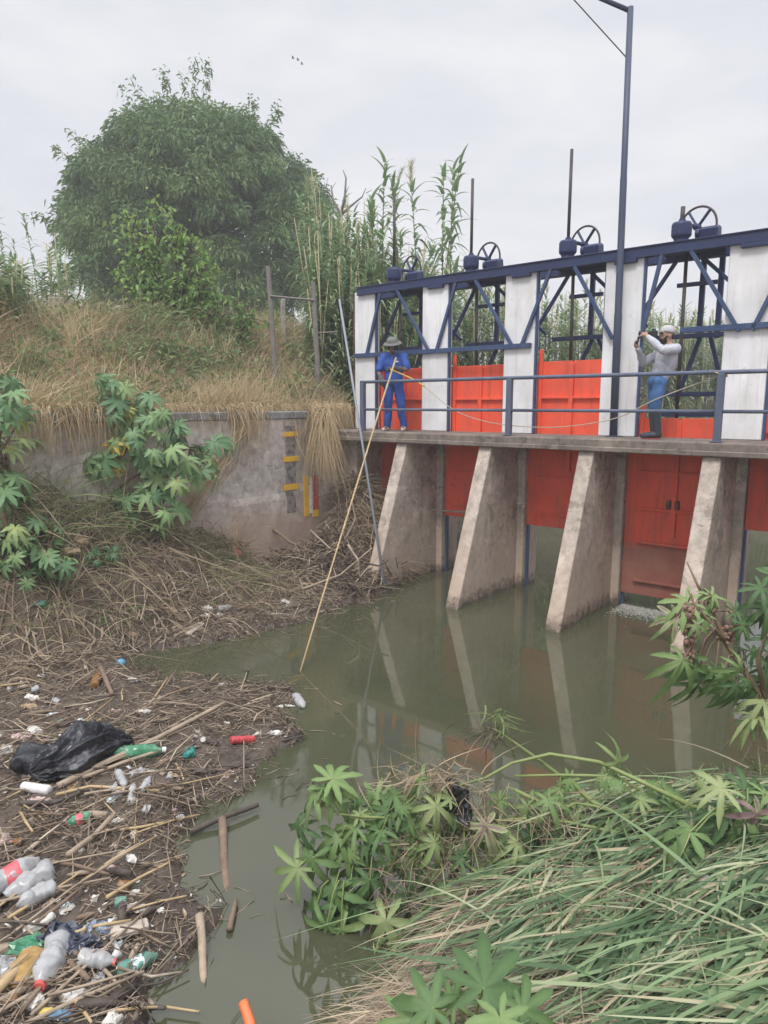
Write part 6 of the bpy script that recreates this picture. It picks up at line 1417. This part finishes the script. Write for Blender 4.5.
for x, y, r, sc, mt, lb in [(75, 1002, .065, (1.4, .9, .5), 'foam', 'white torn foam lump near the bottom, right of the red cap'), (34, 1006, .06, (1.1, .9, .6), 'foam', 'white foam lump at the bottom left of the big clear bottle'), (97, 984, .05, (.9, 1, .5), 'pet', 'crumpled clear plastic scrap under the red capped bottle'), (114, 1022, .05, (1, 1, .5), 'foam', 'white foam lump at the bottom photo edge'),
                            (3, 978, .085, (.8, 1.2, .7), 'pet', 'clear crushed plastic left of the ochre sponge'), (132, 911, .05, (2.0, .7, .4), 'foam', 'long pale foam scrap right of centre on the lower debris'), (161, 913, .024, (1.2, .8, .6), 'foam', 'tiny foam chip right of the long foam scrap'), (115, 848, .032, (1.3, .7, .5), 'foam', 'white foam chip below the big pale stick'),
                            (4, 842, .06, (1.3, .8, .5), 'pinkfoam', 'pinkish white lump at the left edge below the tin'), (5, 754, .075, (1, 1, .7), 'foam', 'white rounded foam at the left edge beside the bag'), (22, 742, .085, (1.2, .9, .6), 'pinkfoam', 'pinkish plastic bundle left of the black bag'), (35, 735, .07, (1.2, .9, .6), 'foam', 'pale plastic bundle behind the left end of the bag'),
                            (83, 757, .06, (.7, 1, 1), 'pinkfoam', 'pale torn plastic standing in front of the bag'), (101, 768, .035, (1.2, .8, .5), 'foam', 'white scrap between bag and long stick'), (26, 778, .04, (1, 1, .7), 'pinkfoam', 'round whitish ball left of the tin'), (38, 803, .06, (1.6, .7, .4), 'pinkfoam', 'pinkish flat plastic under the white tin'),
                            (115, 742, .07, (.6, .6, 1), 'tanfoam', 'brown leaf like scrap standing behind the green bottle'), (144, 713, .05, (1.6, .8, .6), 'foam', 'white plastic wrapper above the long stick end'), (115, 712, .05, (1.6, .5, .3), 'pinkfoam', 'pink flat board behind the black bag'), (30, 708, .06, (1.7, .7, .4), 'tanfoam', 'tan foam slab at the upper left of the debris'),
                            (32, 699, .05, (1.7, .7, .5), 'foam', 'white plastic above the tan foam slab'), (10, 691, .035, (1, 1, .8), 'tin', 'small grey can end at the upper left of the debris'), (132, 681, .045, (1.8, .6, .5), 'capwhite', 'white oblong box on the mat below the blue ball'), (122, 669, .008, (1, 1, 1), 'foam', 'white chip touching the blue ball'),
                            (50, 662, .06, (1.6, .8, .4), 'foam', 'pale wrapper far left at the mat top'), (226, 724, .03, (1.4, .7, .5), 'foam', 'white chip at the far end of the long stick'), (275, 735, .05, (1.7, .7, .4), 'capwhite', 'white oval float at the outer edge of the debris'), (286, 707, .05, (2.2, .5, .3), 'foam', 'white sliver floating beyond the debris'),
                            (222, 685, .03, (1.4, .7, .5), 'foam', 'white chip at the upper outer edge of the mat'), (150, 772, .03, (1.3, .8, .5), 'foam', 'white chip right of the bottle heap'), (172, 778, .04, (1.5, .7, .4), 'tanfoam', 'tan flake right of the bottle heap'), (181, 818, .03, (1.2, .8, .5), 'pet', 'clear scrap at the water edge of the debris')]:
    lump(x, y, r*.9, sc, mt, lb, 'plastic scrap' if mt != 'foam' else 'foam piece', 'foam_piece' if 'oam' in mt else 'plastic_scrap', .45, 2.0)
bottle(94, 690, 100, 676, .05, 'amber', 'brown bottle standing tilted near the top of the mat', None, None, .1)
lump(121, 666, .055, (1, 1, 1), 'capblue', 'small bright blue ball near the top of the mat', 'ball', 'ball', .05)
lump(178, 632, .07, (1.2, 1, .8), 'tanfoam', 'orange tan ball at the shoreline below the slope', 'ball', 'ball', .1)
slab(187, 636, 202, 626, .09, .03, 'paleboard', 'pale board on the shoreline right of the tan ball', 'board', 'board')
for x, y, r, lb in [(207, 610, .06, 'white foam block highest on the shoreline heap'), (206, 618, .05, 'white foam block in the middle of the shoreline heap'), (219, 617, .05, 'white foam block at the right of the shoreline heap'), (200, 629, .035, 'white foam chip lowest in the shoreline heap')]:
    lump(x, y, r, (1.4, .8, .7), 'foam', lb, 'foam piece', 'foam_piece', .3)
bottle(218, 612, 233, 609, .05, 'pet', 'grey clear bottle on the shoreline at the foot of the slope', None, None, .2)
bottle(296, 698, 304, 710, .05, 'pet', 'clear bottle bobbing in the open water beyond the debris', None, None, .2, lift=.02)
lump(284, 604, .07, (1.2, .9, .6), 'foam', 'white plastic scrap in the debris below the flood marks', 'plastic scrap', 'plastic_scrap', .5); lump(172, 614, .07, (1.1, 1, .8), 'tanfoam', 'brownish stone at the shoreline above the tan ball', 'stone', 'stone', .25, 1.3)
lump(133, 637, .06, (1.6, .7, .4), 'tanfoam', 'tan bark piece on the shore left of the tan ball', 'bark piece', 'bark_piece', .3); slab(231, 548, 238, 560, .16, .09, 'brick', 'broken red brick on the debris slope against the wall', 'brick', 'brick')
lump(41, 607, .07, (1, 1, .6), 'petteal', 'pale greenish stone low on the left slope', 'stone', 'stone', .2); lump(80, 546, .09, (1.3, 1, .8), 'tanfoam', 'brown stone on the slope beside the castor stem', 'stone', 'stone', .2); lump(68, 556, .1, (1.7, .8, .5), 'tanfoam', 'flat brown stone on the left slope below the castor leaves', 'stone', 'stone', .2)

# ------------------------------------------------------------------ sticks
def stick(pts, r0, r1, mat_, label, group=None, lift=.03, wob=.010, name='stick', cat='stick', heights=None):
    P = [gpt(x, y, lift+r0) for x, y in pts]
    if heights:
        P = [at_z(x, y, z) for (x, y), z in zip(pts, heights)]
    Q = []
    for a, b_ in zip(P[:-1], P[1:]):
        for t in np.linspace(0, 1, 6)[:-1]: Q.append(a.lerp(b_, t))
    Q.append(P[-1])
    for i, q in enumerate(Q):
        n1 = mnoise.noise(q*3); q += Vector((n1*wob, mnoise.noise(q*3+Vector((9, 0, 0)))*wob, n1*wob*.6))
    for q in Q:
        g = gz(q.x, q.y); q.z = max(q.z, g + r0*.4) if not heights else q.z
    k = len(Q); rr = [(r0+(r1-r0)*i/(k-1))*(1+.12*mnoise.noise(Q[i]*14)) for i in range(k)]
    mb = MB(); mb.tube(Q, rr, 8); o = mb.build(name, M[mat_], None, True); return tag(o, label, cat, group)
stick([(58, 786), (100, 765), (160, 737), (224, 703)], .030, .020, 'wood1', 'long thick pale stick running from the black bag to the water', heights=[.16, .20, .20, .22])
stick([(80, 784), (125, 768), (165, 754)], .018, .014, 'wood1', 'pale stick under the green bottle, along the long thick one'); stick([(20, 811), (55, 809), (78, 800), (84, 773)], .022, .016, 'wood3', 'dark wet branch curving up to the black bag')
stick([(57, 800), (90, 793), (160, 796)], .014, .010, 'cane', 'bent yellow cane across the bottle heap'); stick([(70, 862), (95, 842), (115, 820)], .022, .018, 'wood1', 'short grey stick pointing up left of the water notch')
stick([(100, 838), (140, 834), (200, 820)], .012, .008, 'cane', 'thin pale cane ending at the water notch'); stick([(30, 855), (70, 822), (135, 788)], .010, .007, 'wood1', 'thin long stick slanting across the middle of the debris')
stick([(103, 806), (135, 840)], .007, .004, 'cane', 'thin straight straw crossing below the bottle heap'); stick([(137, 803), (134, 850)], .007, .005, 'cane', 'thin cane standing down from the bottle heap')
stick([(45, 866), (75, 870), (110, 880)], .014, .010, 'wood2', 'brown twig right of the torn red wrapper'); stick([(8, 925), (52, 898), (95, 870)], .012, .006, 'cane', 'pale cane below the crushed clear bottles')
stick([(107, 905), (145, 882), (182, 862)], .014, .008, 'cane', 'long yellow cane pointing at the water patch'); stick([(133, 917), (160, 908), (187, 903)], .010, .006, 'cane', 'pale cane right of the long foam scrap')
stick([(-6, 1005), (8, 990), (22, 978)], .032, .026, 'cane', 'thick yellow cane at the lower left edge'); stick([(-6, 1024), (30, 1003), (82, 972)], .012, .008, 'wood1', 'pale stick passing under the big clear bottle')
stick([(58, 945), (78, 962)], .018, .014, 'wood2', 'short brown stick over the dark sachet'); stick([(93, 940), (112, 960)], .018, .012, 'wood3', 'dark twig between sachet and white cup'); stick([(103, 975), (122, 995)], .012, .007, 'wood1', 'small pale stick under the sea green bottle')
stick([(75, 1008), (92, 1030)], .012, .008, 'cane', 'pale stick leaving the bottom photo edge'); stick([(115, 1018), (165, 1014), (200, 1020)], .008, .006, 'cane', 'thin cane on the water at the bottom left'); stick([(112, 1012), (150, 1016), (166, 1018)], .016, .010, 'wood3', 'dark wet stick at the bottom left by the water')
stick([(128, 996), (160, 990), (190, 975)], .008, .005, 'wood3', 'dark twig curving off the debris into the water')
stick([(190, 832), (222, 818), (258, 805)], .026, .018, 'wood3', 'dark branch lying on the open water', heights=[.03, .06, .05]); stick([(222, 820), (224, 850), (226, 895)], .034, .030, 'wood2', 'brown stake half sunk upright in the water', heights=[.05, .0, -.03])
stick([(200, 915), (203, 940), (204, 985)], .028, .022, 'wood1', 'split pale stake at the debris edge reaching into the water', heights=[.10, .06, -.02]); stick([(229, 930), (236, 900)], .022, .014, 'wood2', 'short brown stick floating by itself', heights=[.02, .03])
stick([(243, 1002), (252, 1030)], .028, .028, 'orange', 'orange plastic stick standing at the bottom photo edge', heights=[.30, .25], wob=.003)
stick([(262, 745), (282, 741), (305, 735)], .014, .008, 'wood3', 'dark twig sticking out of the debris tip over the water', heights=[.05, .06, .06]); stick([(176, 768), (184, 785)], .010, .008, 'cane', 'short yellow cane right of the teal cup')
stick([(150, 708), (168, 682)], .012, .008, 'cane', 'pale cane slanting above the white wrapper'); stick([(165, 700), (195, 690), (222, 682)], .016, .010, 'wood2', 'brown twig along the upper edge of the mat'); stick([(0, 690), (30, 686)], .014, .012, 'cane', 'pale straight cane at the upper left of the mat')
stick([(100, 672), (108, 690), (112, 700)], .03, .02, 'wood2', 'thick brown bark stub at the top of the mat')
stick([(0, 668), (60, 656), (130, 650)], .020, .012, 'wood2', 'long brown root along the shore at the left')
# branches leaning on the wall and the slope
for pts, hs_, r0, r1, mt, lb in [([(262, 520), (290, 542), (335, 562)], [1.05, .75, .35], .035, .022, 'wood2', 'bare brown branch leaning across the foot of the wall'), ([(268, 565), (285, 552), (293, 545)], [.35, .6, .7], .014, .008, 'wood2', 'thin twig crossing the bare brown branch'),
                                  ([(310, 530), (330, 548), (350, 560)], [1.0, .8, .5], .014, .010, 'wood1', 'thin grey twig right of the flood marks'), ([(300, 590), (340, 575), (372, 548)], [.25, .5, .9], .020, .012, 'wood1', 'pale stick in the debris heap by the leaning pipe'),
                                  ([(345, 540), (355, 520), (352, 500)], [.9, 1.2, 1.5], .022, .012, 'wood2', 'branch standing up from the debris heap by the first pier'), ([(348, 545), (358, 560), (360, 578)], [1.0, .8, .5], .02, .012, 'wood1', 'curved pale root in the heap by the first pier'),
                                  ([(365, 563), (378, 566), (388, 560)], [.75, .72, .80], .018, .012, 'wood3', 'dark stick resting against the first pier')]:
    stick(pts, r0, r1, mt, lb, heights=hs_)
rr_ = random.Random(5)
for i in range(46):
    x, y = rr_.uniform(5, 255), rr_.uniform(525, 640)
    p_ = hit(x, y); uu, vv2 = to_uv(p_.x, p_.y)
    if p_.z < .12 or uu < -.85: continue
    q = [p_+Vector((0, 0, .03))]; d = Vector((rr_.uniform(-.2, .8), rr_.uniform(-.6, .1), -.25))
    for j in range(5):
        n_2 = q[-1]+d*rr_.uniform(.10, .18); n_2.z = gz(n_2.x, n_2.y)+rr_.uniform(.02, .09); q.append(n_2); d += Vector((rr_.uniform(-.25, .25), rr_.uniform(-.25, .25), 0))
    mb = MB(); r_ = rr_.uniform(.010, .026); mb.tube(q, list(np.linspace(r_, r_*.4, 6)), 6); tag(mb.build('root', M[rr_.choice(['wood1', 'wood2', 'wood2'])], None, True), 'tangled dead root lying on the left debris slope', 'root', 'dead roots on the debris slope')
for i in range(44):
    x, y = rr_.uniform(0, 200), rr_.uniform(690, 1015)
    p_ = hit(x, y)
    if p_.z < .03 or sdist(np.array([p_.x]), np.array([p_.y]), MAT)[0] < .15: continue
    a = rr_.gauss(.55, .6); L = rr_.uniform(.3, .9); d = Vector((math.cos(a), math.sin(a), rr_.uniform(-.05, .08)))
    mb = MB(); r_ = rr_.uniform(.006, .013); mid = p_+Vector((rr_.uniform(-.02, .02), rr_.uniform(-.02, .02), .05)); mb.tube([p_-d*L/2+Vector((0, 0, .04)), mid, p_+d*L/2+Vector((0, 0, .05))], [r_, r_*.95, r_*.7], 6)
    tag(mb.build('cane', M[rr_.choice(['cane', 'wood1', 'wood2'])], None, True), 'thin broken cane strewn over the floating debris', 'cane', 'broken canes strewn over the debris')

r6 = random.Random(11)
def mat_spot(lo=.12):
    while True:
        x, y = r6.uniform(0, 290), r6.uniform(660, 1020); p_ = at_z(x, y, .06)
        if sdist(np.array([p_.x]), np.array([p_.y]), MAT)[0] > lo: return x, y
for i in range(46):
    x, y = mat_spot(); lump(x, y, r6.uniform(.018, .042), (r6.uniform(1, 2), r6.uniform(.6, 1), r6.uniform(.35, .6)), r6.choice(['foam', 'foam', 'capwhite', 'pinkfoam', 'labelwhite']), 'small dirty pale scrap lying loose among the debris twigs', 'scrap', 'plastic_scrap', .45, 2.0, 'small pale scraps in the debris', r6.uniform(0, 3))
for i in range(15):
    x, y = mat_spot(.25); a = r6.uniform(0, 6.28); L = r6.uniform(9, 16)*(y/900); bottle(x, y, x+math.cos(a)*L, y+math.sin(a)*L*.5, r6.uniform(.026, .04), r6.choice(['pet', 'pet', 'petteal', 'amber']), 'small crushed bottle lost among the debris twigs', r6.choice([None, 'capwhite', 'capred']), None, .35, 'small crushed bottles in the debris')
for i in range(34):
    x, y = mat_spot(.1); p_ = hit(x, y); a = r6.gauss(.5, .8); L = r6.uniform(.10, .30); r_ = r6.uniform(.012, .030); d = Vector((math.cos(a), math.sin(a), r6.uniform(-.1, .1)))*L/2
    mb = MB(); mb.tube([p_-d+Vector((0, 0, .03)), p_+Vector((r6.uniform(-.01, .01), 0, .035)), p_+d+Vector((0, 0, .03))], [r_*.8, r_, r_*.75], 8); mb.v = crumple(mb.v, r_*.4, 30, i); tag(mb.build('wood_chunk', M[r6.choice(['wood2', 'wood3', 'wood1'])], None, True), 'short chunk of driftwood lying in the floating debris', 'driftwood', 'driftwood chunks in the debris')

# ------------------------------------------------------------------ fence and posts on the left bank
fr = hit(300, 372); e = empty('fence_frame', fr, 'old fence frame of two grey posts and thin bars on the bank by the weir', 'fence')
fy = 14.6
fa0, fa1, fb0, fb1 = at_dist(276, 380, fy), at_dist(268, 266, fy), at_dist(318, 372, fy+.1), at_dist(313, 282, fy+.1)
for a, b_ in ((fa0, fa1), (fb0, fb1)): mb = MB(); mb.tube([a-Vector((0, 0, .7)), a, b_], [.055, .055, .05], 8); mb.build('post', M['deadwood'], e)
mb = MB(); mb.tube([at_dist(270, 296, fy-.05), at_dist(290, 298, fy), at_dist(314, 300, fy+.05)], .025, 6); mb.build('bar', M['deadwood'], e)
mb = MB(); mb.tube([at_dist(316, 333, fy+.1), at_dist(337, 332, fy+.4)], .02, 6); mb.build('bar', M['deadwood'], e)
M['postgrey'] = concrete('post_concrete', (.34, .31, .28), (.15, .13, .11), None)
for x, y0, y1, d, w_, lb in [(283, 318, 299, 17.0, .12, 'short pale post behind the fence frame'), (232, 322, 308, 17.5, .12, 'low pale post top in the grass left of the fence'), (70, 345, 299, 16.5, .20, 'brownish stone post on the bank crest, right of the reeds'), (115, 345, 306, 16.2, .30, 'broad grey stone post under the small reed left of the young tree'), (57, 335, 298, 16.8, .35, 'weathered reddish stone block on the crest at the left')]:
    a = at_dist(x, y1, d); g0 = gz(a.x, a.y); mb = MB(); mb.box((a.x, a.y, (a.z+g0-.3)/2), (w_, w_, a.z-g0+.3), Matrix.Rotation(.3, 3, 'Z'), .02); tag(mb.build('stone_post', M['postgrey']), lb, 'post')
mb = MB(); ba = at_dist(220, 172, 24); 
for x, y, d, lb in [(293, 58, 31, 'upper left of three distant birds in the sky'), (298, 60, 31.5, 'middle one of three distant birds in the sky'), (302, 64, 32, 'lower right of three distant birds in the sky')]:
    c = at_dist(x, y, d); mb = MB(); mb.lathe([(.01, -.22), (.06, -.08), (.07, .05), (.035, .16), (.005, .24)], c, (1, .3, 0), 8)
    for s_ in (-1, 1): mb.add([c+Vector((.10, 0, .02)), c+Vector((-.08, 0, .02)), c+Vector((-.12, s_*.28, .14)), c+Vector((.04, s_*.30, .15)), c+Vector((-.1, s_*.55, .04)), c+Vector((.10, 0, .0)), c+Vector((-.08, 0, .0)), c+Vector((-.12, s_*.28, .12)), c+Vector((.04, s_*.30, .13))], [(0, 1, 2, 3), (3, 2, 4), (5, 8, 7, 6), (8, 4, 7)])
    mb.v = [c+(Vector(q)-c)*.30 for q in mb.v]
    tag(mb.build('bird', M['rod']), lb, 'bird', 'distant birds')

# ------------------------------------------------------------------ damp air over the river
m = bpy.data.materials.new('damp_air'); m.use_nodes = True; nt = m.node_tree
nt.nodes.remove(nt.nodes['Principled BSDF']); pv = N(nt, 'ShaderNodeVolumePrincipled'); pv.inputs['Color'].default_value = (.90, .92, .95, 1); pv.inputs['Density'].default_value = HAZE
nt.links.new(pv.outputs[0], nt.nodes['Material Output'].inputs['Volume'])
zlo = float(GZ.min())-1.0
ext = max(abs(GX).max(), abs(GY).max())+5
o = MB().box((0, 0, (zlo+21)/2), (2*ext, 2*ext, 21-zlo)).build('haze', m); o['kind'] = 'stuff'
